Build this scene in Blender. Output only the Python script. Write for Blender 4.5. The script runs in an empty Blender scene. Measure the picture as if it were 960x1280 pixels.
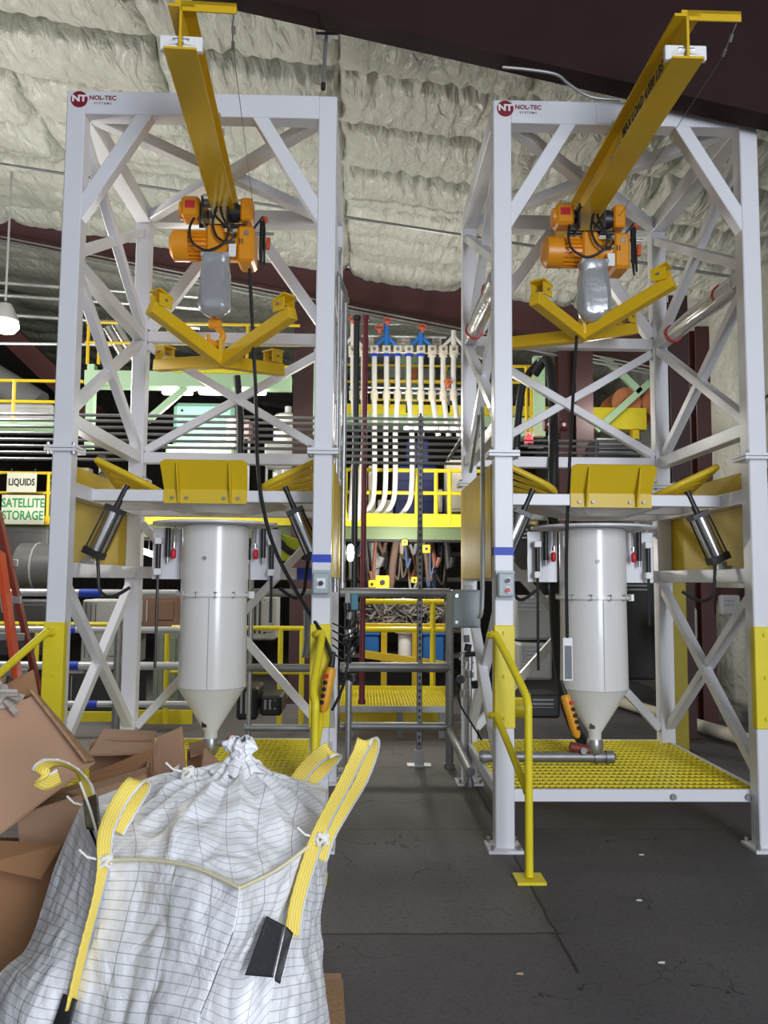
import bpy, bmesh, math, random
from math import pi, sin, cos, radians, atan, sqrt
from mathutils import Vector, Matrix, noise as mnoise
import numpy as np
random.seed(7)
ORD = ['first', 'second', 'third', 'fourth', 'fifth', 'sixth', 'seventh', 'eighth', 'ninth', 'tenth', 'eleventh', 'twelfth', 'thirteenth', 'fourteenth', 'fifteenth', 'sixteenth', 'seventeenth', 'eighteenth', 'nineteenth', 'twentieth']
S = bpy.context.scene
COL = S.collection

# ------------------------------------------------------------------ camera, world, light, exposure
F = 1030.0; CZ = 1.55; PITCH = atan(86/1030); YAW = -radians(1.4); ROLL = .0079
RM = Matrix.Rotation(YAW, 3, 'Z') @ Matrix.Rotation(pi/2+PITCH, 3, 'X') @ Matrix.Rotation(ROLL, 3, 'Z')
cd = bpy.data.cameras.new('camera'); cam = bpy.data.objects.new('camera', cd); COL.objects.link(cam)
cam.matrix_world = Matrix.Translation((0, 0, CZ)) @ RM.to_4x4()
cd.sensor_fit = 'VERTICAL'; cd.sensor_height = 36; cd.lens = 36*F/1280
cd.clip_start = .05; cd.clip_end = 200
S.camera = cam
def at(x, y, Y):
    """world point seen at photo pixel x, y at distance Y down the hall"""
    d = RM @ Vector(((x-480)/F, -(y-640)/F, -1)); t = Y/d.y
    return Vector((d.x*t, Y, CZ+d.z*t))
def atz(x, y, z):
    d = RM @ Vector(((x-480)/F, -(y-640)/F, -1)); t = (z-CZ)/d.z
    return Vector((d.x*t, d.y*t, z))
w = bpy.data.worlds.new('world'); S.world = w; w.use_nodes = True
w.node_tree.nodes['Background'].inputs[0].default_value = (.80, .88, 1, 1)
w.node_tree.nodes['Background'].inputs[1].default_value = .45
S.view_settings.view_transform = 'Standard'; S.view_settings.look = 'None'
S.view_settings.gamma = 1; S.view_settings.use_curve_mapping = False
S.view_settings.exposure = 0.5
def area(name, loc, target, sx, sy, power, color=(1, 1, 1)):
    l = bpy.data.lights.new(name, 'AREA'); l.shape = 'RECTANGLE'; l.size = sx; l.size_y = sy; l.energy = power; l.color = color
    o = bpy.data.objects.new(name, l); COL.objects.link(o); o.location = loc
    o.rotation_euler = (Vector(target)-Vector(loc)).to_track_quat('-Z', 'Y').to_euler(); return o
area('dock_door_daylight', (4.2, -4.2, 3.0), (-.2, 5, 2.0), 5, 4.5, 760, (.86, .91, 1))
def spot(name, loc, power, color=(1, .97, .91), r=.25):
    l = bpy.data.lights.new(name, 'POINT'); l.energy = power; l.color = color; l.shadow_soft_size = r
    o = bpy.data.objects.new(name, l); COL.objects.link(o); o.location = loc; return o
spot('hall_fill_light', (-3.6, 6.9, 3.4), 165)  # added fill from the left, brightens the ceiling quilts; no fixture hangs here
spot('hall_fill_light', (-2.3, 10.5, 3.5), 55, r=.1)  # light of the gallery fluorescents, set forward to brighten the teal tank
spot('hall_fill_light', (3.0, 10.0, 3.7), 20, r=.1)  # added fill for the background behind the right frame
spot('hall_fill_light', (.4, 9.2, 3.4), 55)  # added fill for the valve manifold between the frames
spot('hall_fill_light', (-5.5, 9.3, 4.0), 70)  # fill for the far left, near the hanging high bay lamp
spot('hall_fill_light', (.5, 10.3, 1.9), 45, r=.1)  # added low fill, brightens the clutter under the gallery
spot('hall_fill_light', (-3.6, 9.9, 1.9), 50, r=.1)  # added low fill under the gallery behind the left frame

# ------------------------------------------------------------------ materials
def nd(nt, t, **kw):
    n = nt.nodes.new(t)
    for k, v in kw.items(): setattr(n, k, v)
    return n
MC = {}
def mat(name, col, rough=.5, metal=0, var=.12, vs=6, bump=0, bs=30, spec=.5, emit=None, alpha=None, coat=0):
    if name in MC: return MC[name]
    m = bpy.data.materials.new(name); m.use_nodes = True; nt = m.node_tree; b = nt.nodes['Principled BSDF']
    b.inputs['Roughness'].default_value = rough; b.inputs['Metallic'].default_value = metal
    b.inputs['Specular IOR Level'].default_value = spec
    if coat: b.inputs['Coat Weight'].default_value = coat; b.inputs['Coat Roughness'].default_value = .08
    tc = nd(nt, 'ShaderNodeTexCoord')
    if var:
        n = nd(nt, 'ShaderNodeTexNoise'); n.inputs['Scale'].default_value = vs; n.inputs['Detail'].default_value = 5
        nt.links.new(tc.outputs['Object'], n.inputs['Vector'])
        r = nd(nt, 'ShaderNodeMix', data_type='RGBA')
        r.inputs[6].default_value = (*[c*(1-var) for c in col], 1); r.inputs[7].default_value = (*[min(1, c*(1+var)) for c in col], 1)
        nt.links.new(n.outputs['Fac'], r.inputs[0]); nt.links.new(r.outputs[2], b.inputs['Base Color'])
    else: b.inputs['Base Color'].default_value = (*col, 1)
    if bump:
        n2 = nd(nt, 'ShaderNodeTexNoise'); n2.inputs['Scale'].default_value = bs; n2.inputs['Detail'].default_value = 6
        nt.links.new(tc.outputs['Object'], n2.inputs['Vector'])
        bp = nd(nt, 'ShaderNodeBump'); bp.inputs['Strength'].default_value = bump; bp.inputs['Distance'].default_value = .02
        nt.links.new(n2.outputs['Fac'], bp.inputs['Height']); nt.links.new(bp.outputs[0], b.inputs['Normal'])
    if emit:
        b.inputs['Emission Color'].default_value = (*emit[:3], 1); b.inputs['Emission Strength'].default_value = emit[3]
    MC[name] = m; return m
WHITE = mat('white_paint', (.76, .76, .80), .35, var=.03, vs=2)
WHITE2 = mat('white_enamel', (.82, .81, .79), .22, var=.03, vs=2, coat=.3)
YEL = mat('yellow_paint', (.72, .50, .015), .4, var=.08, vs=3)
YELB = mat('beam_yellow', (.70, .44, .008), .38, var=.06, vs=3)
YELS = mat('safety_yellow', (.80, .66, .02), .42, var=.1, vs=8)
YELP = mat('sheet_yellow', (.62, .43, .012), .55, var=.12, vs=1.5, spec=.3)
ORG = mat('hoist_orange', (.78, .30, .01), .35, var=.1, vs=8)
GALV = mat('galvanized_steel', (.42, .43, .44), .38, .75, var=.2, vs=14)
GALVD = mat('dull_conduit', (.27, .27, .27), .45, .55, var=.15, vs=9)
PIPEW = mat('bright_conduit', (.62, .63, .65), .35, .3, var=.1)
STEEL = mat('bright_steel', (.6, .6, .6), .2, .9, var=.05)
BLK = mat('black_rubber', (.012, .012, .013), .5, var=.2)
BLKP = mat('black_plastic', (.02, .02, .022), .4, var=.2)
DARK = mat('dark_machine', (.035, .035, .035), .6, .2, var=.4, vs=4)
RED = mat('red_grip', (.62, .02, .03), .4, var=.05)
MAROON = mat('maroon_ink', (.23, .005, .025), .5, var=0)
REDST = mat('red_oxide_steel', (.075, .022, .02), .55, var=.25, vs=2.5)
REDDK = mat('dark_oxide_steel', (.045, .016, .016), .6, var=.25, vs=2.5)
MGRN = mat('mint_green_paint', (.42, .62, .40), .45, var=.1, vs=3)
OGRN = mat('olive_green_paint', (.13, .18, .08), .5, var=.12, vs=3)
TEAL = mat('pale_teal_tank', (.30, .62, .48), .4, var=.08, vs=2)
CREAM = mat('cream_enamel', (.70, .64, .52), .45, var=.06)
BLUE = mat('machine_blue', (.015, .03, .20), .45, var=.15)
BTAPE = mat('blue_tape', (.02, .06, .50), .5, var=.1, vs=30)
VBLUE = mat('bright_blue_pipe', (.02, .17, .60), .4, var=.08)
BINB = mat('bin_blue', (.01, .10, .33), .5, var=.1)
HOSE = mat('white_hose', (.70, .69, .66), .4, var=.08, vs=20)
GREYM = mat('machine_grey', (.36, .36, .35), .5, var=.15, vs=4)
GREYE = mat('enclosure_grey', (.38, .44, .46), .4, var=.06)
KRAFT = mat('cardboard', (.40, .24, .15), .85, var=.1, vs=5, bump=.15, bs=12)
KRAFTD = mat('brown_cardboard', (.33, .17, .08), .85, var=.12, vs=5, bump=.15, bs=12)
KRAFTE = mat('cardboard_edge', (.34, .20, .11), .95, var=.45, vs=60)
ORANGE = mat('orange_ladder', (.60, .07, .02), .45, var=.1)
ORDR = mat('copper_orange', (.62, .22, .09), .5, var=.25, vs=14)
PVC = mat('pvc_pipe', (.62, .58, .47), .4, var=.08)
TWHITE = mat('white_plastic', (.85, .85, .85), .4, var=.02)
GLOVE = mat('silver_bag', (.36, .37, .39), .22, .25, var=.15, vs=12, bump=.5, bs=9, coat=.8)
SIGN = mat('sign_face', (.62, .62, .50), .6, var=.12, vs=9)
INKG = mat('green_ink', (.02, .25, .07), .6, var=0)
INKB = mat('black_ink', (.02, .02, .03), .6, var=0)
GLOWW = mat('lamp_glow', (1, 1, 1), .5, var=0, emit=(1, 1, .93, 14))
GLOWT = mat('tube_glow', (1, 1, 1), .5, var=0, emit=(1, 1, .97, 7))
GLOWR = mat('beacon_glow', (.9, .02, .02), .3, var=0, emit=(1, .02, .03, 4))
HIVIS = mat('hivis_cloth', (.55, .65, .04), .7, var=.1)
SIDING = mat('dark_siding', (.05, .043, .04), .7, var=.3, vs=1.2)
WOOD = mat('weathered_wood', (.30, .25, .20), .8, var=.3, vs=10)

def quilt_mat():
    m = bpy.data.materials.new('quilted_insulation'); m.use_nodes = True; nt = m.node_tree; b = nt.nodes['Principled BSDF']
    tc = nd(nt, 'ShaderNodeTexCoord')
    n = nd(nt, 'ShaderNodeTexNoise'); n.inputs['Scale'].default_value = .5; n.inputs['Detail'].default_value = 4
    nt.links.new(tc.outputs['Object'], n.inputs['Vector'])
    r = nd(nt, 'ShaderNodeMix', data_type='RGBA'); r.inputs[6].default_value = (.40, .40, .345, 1); r.inputs[7].default_value = (.60, .605, .55, 1)
    nt.links.new(n.outputs['Fac'], r.inputs[0]); nt.links.new(r.outputs[2], b.inputs['Base Color'])
    mp = nd(nt, 'ShaderNodeMapping'); mp.inputs['Scale'].default_value = (4.5, 1.6, 2.2)
    nt.links.new(tc.outputs['Object'], mp.inputs['Vector'])
    n2 = nd(nt, 'ShaderNodeTexNoise'); n2.inputs['Scale'].default_value = 2.6; n2.inputs['Detail'].default_value = 5; n2.inputs['Distortion'].default_value = .9
    nt.links.new(mp.outputs[0], n2.inputs['Vector'])
    bp = nd(nt, 'ShaderNodeBump'); bp.inputs['Strength'].default_value = .9; bp.inputs['Distance'].default_value = .06
    nt.links.new(n2.outputs['Fac'], bp.inputs['Height']); nt.links.new(bp.outputs[0], b.inputs['Normal'])
    b.inputs['Roughness'].default_value = .33
    return m
QUILT = quilt_mat()

def floor_mat():
    m = bpy.data.materials.new('worn_concrete'); m.use_nodes = True; nt = m.node_tree; b = nt.nodes['Principled BSDF']; L = nt.links.new
    tc = nd(nt, 'ShaderNodeTexCoord'); sp = nd(nt, 'ShaderNodeSeparateXYZ'); L(tc.outputs['Object'], sp.inputs[0])
    def M(op, a, b_=None, c=None):
        n = nd(nt, 'ShaderNodeMath', operation=op)
        for i, v in enumerate((a, b_, c)):
            if v is None: continue
            if isinstance(v, (int, float)): n.inputs[i].default_value = v
            else: L(v, n.inputs[i])
        return n.outputs[0]
    def N(scale, det=6, dist=0, rough=.6):
        n = nd(nt, 'ShaderNodeTexNoise'); n.inputs['Scale'].default_value = scale; n.inputs['Detail'].default_value = det
        n.inputs['Distortion'].default_value = dist; n.inputs['Roughness'].default_value = rough
        L(tc.outputs['Object'], n.inputs['Vector']); return n.outputs['Fac']
    def mix(fac, a, b_):
        n = nd(nt, 'ShaderNodeMix', data_type='RGBA')
        for i, v in ((0, fac), (6, a), (7, b_)):
            if isinstance(v, tuple): n.inputs[i].default_value = (*v, 1)
            elif isinstance(v, (int, float)): n.inputs[i].default_value = v
            else: L(v, n.inputs[i])
        return n.outputs[2]
    wob = M('MULTIPLY', M('SUBTRACT', N(7, 4), .5), .03)
    X = M('ADD', sp.outputs[0], wob); Y = M('ADD', sp.outputs[1], wob)
    big = N(.9, 5); fine = N(45, 6, 0, .75); mid = N(5, 6, .4)
    c = mix(big, (.050, .044, .050), (.110, .099, .108))
    c = mix(M('MULTIPLY', M('GREATER_THAN', N(14, 8, .6, .8), .56), .28), c, (.030, .026, .028)); c = mix(M('MULTIPLY', mid, .5), c, (.12, .110, .116))
    slab = M('MULTIPLY', M('LESS_THAN', X, .87), M('GREATER_THAN', Y, 3.77))
    c = mix(M('MULTIPLY', slab, .55), c, (.135, .125, .115))
    c = mix(M('MULTIPLY', M('GREATER_THAN', fine, .56), .45), c, (.022, .019, .021))
    jx = M('MULTIPLY', M('LESS_THAN', M('ABSOLUTE', M('SUBTRACT', X, .87)), .007), M('GREATER_THAN', Y, 3.4))
    jy = M('MULTIPLY', M('LESS_THAN', M('ABSOLUTE', M('SUBTRACT', Y, 3.77)), .009), M('LESS_THAN', X, .9))
    jy2 = M('LESS_THAN', M('ABSOLUTE', M('SUBTRACT', Y, 5.3)), .01)
    v = nd(nt, 'ShaderNodeTexVoronoi', feature='DISTANCE_TO_EDGE'); v.inputs['Scale'].default_value = 1.1
    va = nd(nt, 'ShaderNodeVectorMath', operation='ADD'); nn = nd(nt, 'ShaderNodeTexNoise'); nn.inputs['Scale'].default_value = 2.5; nn.inputs['Detail'].default_value = 6
    L(tc.outputs['Object'], nn.inputs['Vector']); vs = nd(nt, 'ShaderNodeVectorMath', operation='SCALE'); vs.inputs[3].default_value = .7; L(nn.outputs['Color'], vs.inputs[0])
    L(tc.outputs['Object'], va.inputs[0]); L(vs.outputs[0], va.inputs[1]); L(va.outputs[0], v.inputs['Vector'])
    cr = M('MULTIPLY', M('LESS_THAN', v.outputs['Distance'], .0035), M('GREATER_THAN', N(1.3), .52))
    ln = M('MAXIMUM', M('MAXIMUM', jx, jy), M('MAXIMUM', M('MULTIPLY', jy2, .4), cr))
    c = mix(M('MULTIPLY', ln, .8), c, (.010, .009, .009))
    L(c, b.inputs['Base Color'])
    b.inputs['Roughness'].default_value = .55
    rr = M('MULTIPLY_ADD', big, .2, .62); L(rr, b.inputs['Roughness'])
    h = M('SUBTRACT', M('MULTIPLY', fine, .35), ln)
    bp = nd(nt, 'ShaderNodeBump'); bp.inputs['Strength'].default_value = .8; bp.inputs['Distance'].default_value = .008
    L(h, bp.inputs['Height']); L(bp.outputs[0], b.inputs['Normal'])
    return m
FLOORM = floor_mat()

def weave_mat(name, base, line, nu, nv, tu, tv, rough=.5, trans=.15):
    """cloth with thin dark yarn lines that follow the cloth (UV in metres)"""
    m = bpy.data.materials.new(name); m.use_nodes = True; nt = m.node_tree; b = nt.nodes['Principled BSDF']; L = nt.links.new
    uv = nd(nt, 'ShaderNodeUVMap'); sp = nd(nt, 'ShaderNodeSeparateXYZ'); L(uv.outputs[0], sp.inputs[0])
    def M(op, a, b_=None):
        n = nd(nt, 'ShaderNodeMath', operation=op)
        for i, v in enumerate((a, b_)):
            if v is None: continue
            if isinstance(v, (int, float)): n.inputs[i].default_value = v
            else: L(v, n.inputs[i])
        return n.outputs[0]
    lu = M('LESS_THAN', M('FRACT', M('MULTIPLY', sp.outputs[0], nu)), tu)
    lv = M('LESS_THAN', M('FRACT', M('MULTIPLY', sp.outputs[1], nv)), tv)
    f = M('MULTIPLY', M('MAXIMUM', lu, lv), .62)
    r = nd(nt, 'ShaderNodeMix', data_type='RGBA'); r.inputs[6].default_value = (*base, 1); r.inputs[7].default_value = (*line, 1)
    L(f, r.inputs[0]); L(r.outputs[2], b.inputs['Base Color'])
    b.inputs['Roughness'].default_value = rough
    tc = nd(nt, 'ShaderNodeTexCoord'); n2 = nd(nt, 'ShaderNodeTexNoise'); n2.inputs['Scale'].default_value = 9; n2.inputs['Detail'].default_value = 6; n2.inputs['Distortion'].default_value = .8
    L(tc.outputs['Object'], n2.inputs['Vector'])
    bp = nd(nt, 'ShaderNodeBump'); bp.inputs['Strength'].default_value = .55; bp.inputs['Distance'].default_value = .03
    L(n2.outputs['Fac'], bp.inputs['Height']); L(bp.outputs[0], b.inputs['Normal'])
    return m
BAGM = weave_mat('woven_bag_cloth', (.82, .82, .85), (.16, .15, .16), 9.0, 46, .022, .085)

def strap_mat():
    m = bpy.data.materials.new('yellow_webbing'); m.use_nodes = True; nt = m.node_tree; b = nt.nodes['Principled BSDF']; L = nt.links.new
    uv = nd(nt, 'ShaderNodeUVMap'); sp = nd(nt, 'ShaderNodeSeparateXYZ'); L(uv.outputs[0], sp.inputs[0])
    def M(op, a, b_=None):
        n = nd(nt, 'ShaderNodeMath', operation=op)
        for i, v in enumerate((a, b_)):
            if v is None: continue
            if isinstance(v, (int, float)): n.inputs[i].default_value = v
            else: L(v, n.inputs[i])
        return n.outputs[0]
    zig = M('MULTIPLY', M('ABSOLUTE', M('SUBTRACT', M('FRACT', M('MULTIPLY', sp.outputs[1], 38)), .5)), .12)
    u = M('ADD', sp.outputs[0], zig)
    st = M('LESS_THAN', M('FRACT', M('MULTIPLY', u, 6)), .25)
    wh = M('GREATER_THAN', sp.outputs[0], .84)
    r = nd(nt, 'ShaderNodeMix', data_type='RGBA'); r.inputs[6].default_value = (.86, .66, .10, 1); r.inputs[7].default_value = (.72, .72, .72, 1); L(wh, r.inputs[0])
    r2 = nd(nt, 'ShaderNodeMix', data_type='RGBA'); r2.inputs[7].default_value = (.34, .29, .17, 1); L(r.outputs[2], r2.inputs[6]); L(M('MULTIPLY', st, .65), r2.inputs[0])
    L(r2.outputs[2], b.inputs['Base Color']); b.inputs['Roughness'].default_value = .7
    return m
WEB = strap_mat()

# ------------------------------------------------------------------ mesh helpers
def V(*a): return Vector(a[0]) if len(a) == 1 else Vector(a)
class MB:
    def __init__(s): s.v = []; s.f = []; s.uv = None; s.sm = []
    def add(s, vs, fs, smooth=False):
        o = len(s.v); s.v += [tuple(v) for v in vs]; s.f += [tuple(i+o for i in f) for f in fs]; s.sm += [smooth]*len(fs); return s
    def box(s, a, b, M=None):
        (x0, y0, z0), (x1, y1, z1) = a, b
        vs = [V(x, y, z) for z in (z0, z1) for y in (y0, y1) for x in (x0, x1)]
        if M: vs = [M @ v for v in vs]
        return s.add(vs, [(0, 2, 3, 1), (4, 5, 7, 6), (0, 1, 5, 4), (2, 6, 7, 3), (0, 4, 6, 2), (1, 3, 7, 5)])
    def bar(s, p, q, w, h=None, up=(0, 0, 1), ext=0):
        h = h or w; p = V(p); q = V(q); d = (q-p).normalized(); p = p-d*ext; q = q+d*ext; up = V(up)
        if abs(d.dot(up)) > .98: up = V(0, 1, 0)
        x = d.cross(up).normalized(); z = x.cross(d)
        vs = [c+x*(sx*w/2)+z*(sz*h/2) for c in (p, q) for sx, sz in ((-1, -1), (1, -1), (1, 1), (-1, 1))]
        return s.add(vs, [(0, 1, 2, 3), (7, 6, 5, 4), (0, 4, 5, 1), (1, 5, 6, 2), (2, 6, 7, 3), (3, 7, 4, 0)])
    def tube(s, pts, r, n=8, cap=True, closed=False):
        pts = [V(p) for p in pts]; N = len(pts); rs = r if isinstance(r, (list, tuple)) else [r]*N
        d0 = (pts[1]-pts[0]).normalized(); ref = V(0, 0, 1) if abs(d0.z) < .9 else V(1, 0, 0)
        x = d0.cross(ref).normalized(); vs = []
        for i, p in enumerate(pts):
            if closed: d = (pts[(i+1) % N]-pts[i-1]).normalized()
            else: d = (pts[min(i+1, N-1)]-pts[max(i-1, 0)]).normalized()
            x = (x-d*x.dot(d)).normalized(); y = d.cross(x)
            vs += [p+x*(cos(2*pi*k/n)*rs[i])+y*(sin(2*pi*k/n)*rs[i]) for k in range(n)]
        fs = []
        for i in range(N if closed else N-1):
            j = (i+1) % N
            fs += [(i*n+k, i*n+(k+1) % n, j*n+(k+1) % n, j*n+k) for k in range(n)]
        s.add(vs, fs, True)
        if cap and not closed:
            o = len(s.v)-len(vs); s.f += [tuple(o+k for k in reversed(range(n))), tuple(o+(N-1)*n+k for k in range(n))]; s.sm += [False]*2
        return s
    def cyl(s, p, q, r, n=16, r2=None): return s.tube([p, q], [r, r if r2 is None else r2], n)
    def lathe(s, c, prof, n=32, cap=True):
        c = V(c); vs = []; m = len(prof)
        for r, z in prof: vs += [c+V(cos(2*pi*k/n)*r, sin(2*pi*k/n)*r, z) for k in range(n)]
        s.add(vs, [(i*n+k, i*n+(k+1) % n, (i+1)*n+(k+1) % n, (i+1)*n+k) for i in range(m-1) for k in range(n)], True)
        if cap:
            o = len(s.v)-len(vs); s.f += [tuple(o+k for k in reversed(range(n))), tuple(o+(m-1)*n+k for k in range(n))]; s.sm += [False]*2
        return s
    def prism(s, poly, d):
        """closed polygon (3D points) pushed along d"""
        n = len(poly); d = V(d); vs = [V(p) for p in poly]+[V(p)+d for p in poly]
        return s.add(vs, [tuple(range(n))[::-1], tuple(range(n, 2*n))]+[(i, (i+1) % n, n+(i+1) % n, n+i) for i in range(n)])
    def build(s, name, m, parent=None, bev=0, loc=None):
        me = bpy.data.meshes.new(name); me.from_pydata(s.v, [], s.f)
        me.polygons.foreach_set('use_smooth', s.sm); me.materials.append(m)
        bm = bmesh.new(); bm.from_mesh(me)
        bmesh.ops.recalc_face_normals(bm, faces=bm.faces)
        if bev:
            es = [e for e in bm.edges if len(e.link_faces) == 2 and e.calc_face_angle(0) > .6]
            bmesh.ops.bevel(bm, geom=es, offset=bev, segments=1, affect='EDGES', clamp_overlap=True)
        bm.to_mesh(me); bm.free()
        if any(s.sm):
            try: me.set_sharp_from_angle(angle=radians(40))
            except Exception: pass
        o = bpy.data.objects.new(name, me); COL.objects.link(o)
        if parent: o.parent = parent
        if loc: o.location = loc
        return o
def smooth(pts, k=6):
    pts = [V(p) for p in pts]; n = len(pts); out = []
    for i in range(n-1):
        a, b, c, d = pts[max(i-1, 0)], pts[i], pts[i+1], pts[min(i+2, n-1)]
        for j in range(k):
            t = j/k; out.append(.5*((2*b)+(c-a)*t+(2*a-5*b+4*c-d)*t*t+(3*b-a-3*c+d)*t**3))
    return out+[pts[-1]]
def thing(name, label, cat, loc=(0, 0, 0), group=None, rz=0):
    o = bpy.data.objects.new(name, None); COL.objects.link(o); o.location = loc; o.rotation_euler.z = rz
    o['label'] = label; o['category'] = cat
    if group: o['group'] = group
    o.empty_display_size = .1
    return o
def tag(o, label, cat, group=None, kind=None):
    o['label'] = label; o['category'] = cat
    if group: o['group'] = group
    if kind: o['kind'] = kind
    return o
def struct(o): o['kind'] = 'structure'; return o
def copy_tree(o, parent=None):
    c = o.copy(); COL.objects.link(c)
    if parent: c.parent = parent
    for ch in o.children: copy_tree(ch, c)
    return c
def text(s, size, M, m, parent, name='lettering', ext=.001, bold=0, sx=1):
    cu = bpy.data.curves.new(name, 'FONT'); cu.body = s; cu.size = size; cu.extrude = ext; cu.offset = bold
    cu.align_x = 'CENTER'; cu.align_y = 'CENTER'; cu.resolution_u = 3
    t = bpy.data.objects.new(name, cu); COL.objects.link(t); dg = bpy.context.evaluated_depsgraph_get()
    me = bpy.data.meshes.new_from_object(t.evaluated_get(dg)); bpy.data.objects.remove(t); bpy.data.curves.remove(cu)
    me.transform(Matrix.Diagonal((sx, 1, 1, 1))); me.transform(M); me.materials.clear(); me.materials.append(m)
    o = bpy.data.objects.new(name, me); COL.objects.link(o); o.parent = parent; return o
FACE = Matrix.Rotation(pi/2, 4, 'X')          # lettering that faces the hall's front
def pbox(x0, y0, x1, y1, Y, dep, mb=None):
    """box whose front spans the photo pixels, at distance Y, dep deep"""
    a = at(x0, y1, Y); b = at(x1, y0, Y); mb = mb or MB()
    return mb.box((a.x, Y, a.z), (b.x, Y+dep, b.z))

# ------------------------------------------------------------------ the hall
RS = .14; RZ = 5.74                          # roof falls towards the right-hand wall
def roofz(x): return RZ-RS*x
g = MB(); g.box((-7.5, -5, -.2), (4.6, 21, 0)); struct(g.build('floor', FLOORM))
def quilt_sheet(name, P, nu, nv, cu, cv, depth, seed, wr=.03):
    """P(u,v) -> point, normal N; pillows between straps"""
    rnd = random.Random(seed); vs = []; fs = []; jit = [[rnd.uniform(.55, 1.25) for _ in range(80)] for _ in range(80)]
    for i in range(nu+1):
        for j in range(nv+1):
            u, v = i/nu, j/nv; p, n, s, t = P(u, v)
            a, b = s/cu, t/cv
            nz = mnoise.noise(Vector((s*.9, t*.9, seed)))
            a += .05*nz; b += .10*mnoise.noise(Vector((s*.55, t*.3, seed+9)))
            fa, fb = a % 1, b % 1
            h = (1-abs(2*fa-1)**16)*(1-abs(2*fb-1)**9)*(.75+.25*(1-abs(2*fb-1)**2))*jit[int(a) % 80][int(b) % 80]
            q = abs(2*fb-1); qa = abs(2*fa-1)
            wrk = -abs(mnoise.noise(Vector((s*6+.8*mnoise.noise(Vector((s, t*2, 1))), t*1.1, seed))))*(.8+q*q*1.6)+mnoise.noise(Vector((s*2.2, t*5, seed+4)))*(.3+qa*qa*1.2)+mnoise.noise(Vector((s*14, t*3, seed+2)))*.35*q
            vs.append(p+n*(depth*h+wr*wrk))
    for i in range(nu):
        for j in range(nv):
            a = i*(nv+1)+j; fs.append((a, a+1, a+nv+2, a+nv+1))
    m = MB().add(vs, fs, True); o = m.build(name, QUILT)
    mod = o.modifiers.new('thick', 'SOLIDIFY'); mod.thickness = .03; mod.offset = -1 if False else 0
    return o
def ceilP(y0, y1, x0=-7.5, x1=4.6):
    def P(u, v):
        x = x0+(x1-x0)*u; y = y0+(y1-y0)*v
        return V(x, y, roofz(x)), V(-RS, 0, -1).normalized(), x+20, y+20
    return P
struct(quilt_sheet('ceiling', ceilP(4.85, 10.8), 560, 270, 1.52, .80, .17, 3, .05))
o = quilt_sheet('ceiling', ceilP(11.1, 21), 90, 60, 1.52, .9, .12, 5); struct(o)
o = quilt_sheet('ceiling', ceilP(-5, 4.6), 60, 40, 1.52, .9, .12, 6); struct(o)
g = MB()
for x, y in [(X_, Y_) for X_ in range(-10, 5) for Y_ in range(0, 1)]: pass
g.box((-7.5, 21, 0), (4.6, 21.2, 7.2)); 
for k in range(40): g.box((-7.5+.3*k, 20.94, 0), (-7.4+.3*k, 21, 7))
struct(g.build('wall_back', SIDING))
g = MB(); g.box((-7.7, -5, 0), (-7.5, 21.2, 7)); struct(g.build('wall_left', SIDING))
def wallP(u, v):
    y = -5+26*u; z = .12+(roofz(4.4)-.12)*v
    return V(4.5, y, z), V(-1, 0, 0), y+20, z+.4
struct(quilt_sheet('wall_right', wallP, 300, 60, .92, 1.9, .10, 9, .022))
g = MB(); g.box((4.55, -5, 0), (4.75, 21.2, 5.2)); g.box((4.3, -5, 0), (4.55, 21, .12)); struct(g.build('baseboard_right', mat('concrete_curb', (.16, .15, .14), .8)))
# straps and sprinkler-pipe lines under the quilts
for i, (yy, xa, xb) in enumerate([(8.55, -7.3, 4.2)]):
    g = MB(); g.tube([(xa, yy, roofz(xa)-.34), (xb, yy, roofz(xb)-.34)], .018, 8)
    tag(g.build('ceiling_conduit', GALVD), 'grey conduit crossing under the white ceiling quilts', 'conduit')
g = MB(); g.tube([(-8, 6.9, roofz(-8)-.30), (4.2, 6.9, roofz(4.2)-.30)], .006, 6)
# roof rafters: near one right in front of the right frame's top, far one where the bright quilts end
def rafter(Y, p0, p1, topoff, xl, xr, m, label, fl=.2):
    s = (p1.z-p0.z)/(p1.x-p0.x); zb = lambda x: p0.z+s*(x-p0.x)
    t = thing('roof_rafter', label, 'beam', (0, Y, 0))
    def pl(y0, y1, b0, b1):
        return MB().prism([(xl, y0, zb(xl)+b0), (xr, y0, zb(xr)+b0), (xr, y0, (zb(xr)+b1) if b1 < .2 else roofz(xr)-topoff), (xl, y0, (zb(xl)+b1) if b1 < .2 else roofz(xl)-topoff)], (0, y1-y0, 0))
    pl(-.008, .008, 0, 9).build('web', m, t); pl(-fl/2, fl/2, -.02, 0).build('bottom_flange', m, t)
    return t
a = at(300, 5, 4.76); b = at(945, 152, 4.76)
rafter(4.72, a, b, .03, -7.4, 4.5, mat('darkened_rafter_steel', (.026, .010, .010), .75, var=.3, vs=2.5, spec=.25), 'dark red roof beam crossing above the right frame, nearest of the rafters', .16)  # red steel like the other rafters, darkened to offset the front light on it
a = at(40, 301, 10.9); b = at(575, 408, 10.9)
rafter(10.95, a, b, .0, -7.4, 4.5, REDST, 'dark red sloping rafter where the bright ceiling quilts end', .22)
a = at(340, 300, 17.2); b = at(575, 350, 17.2)
rafter(17.2, a+V(0, 0, -.3), b+V(0, 0, -.3), .0, -7.4, 4.5, REDST, 'dark red rafter deep in the hall, farthest back', .22)
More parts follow.
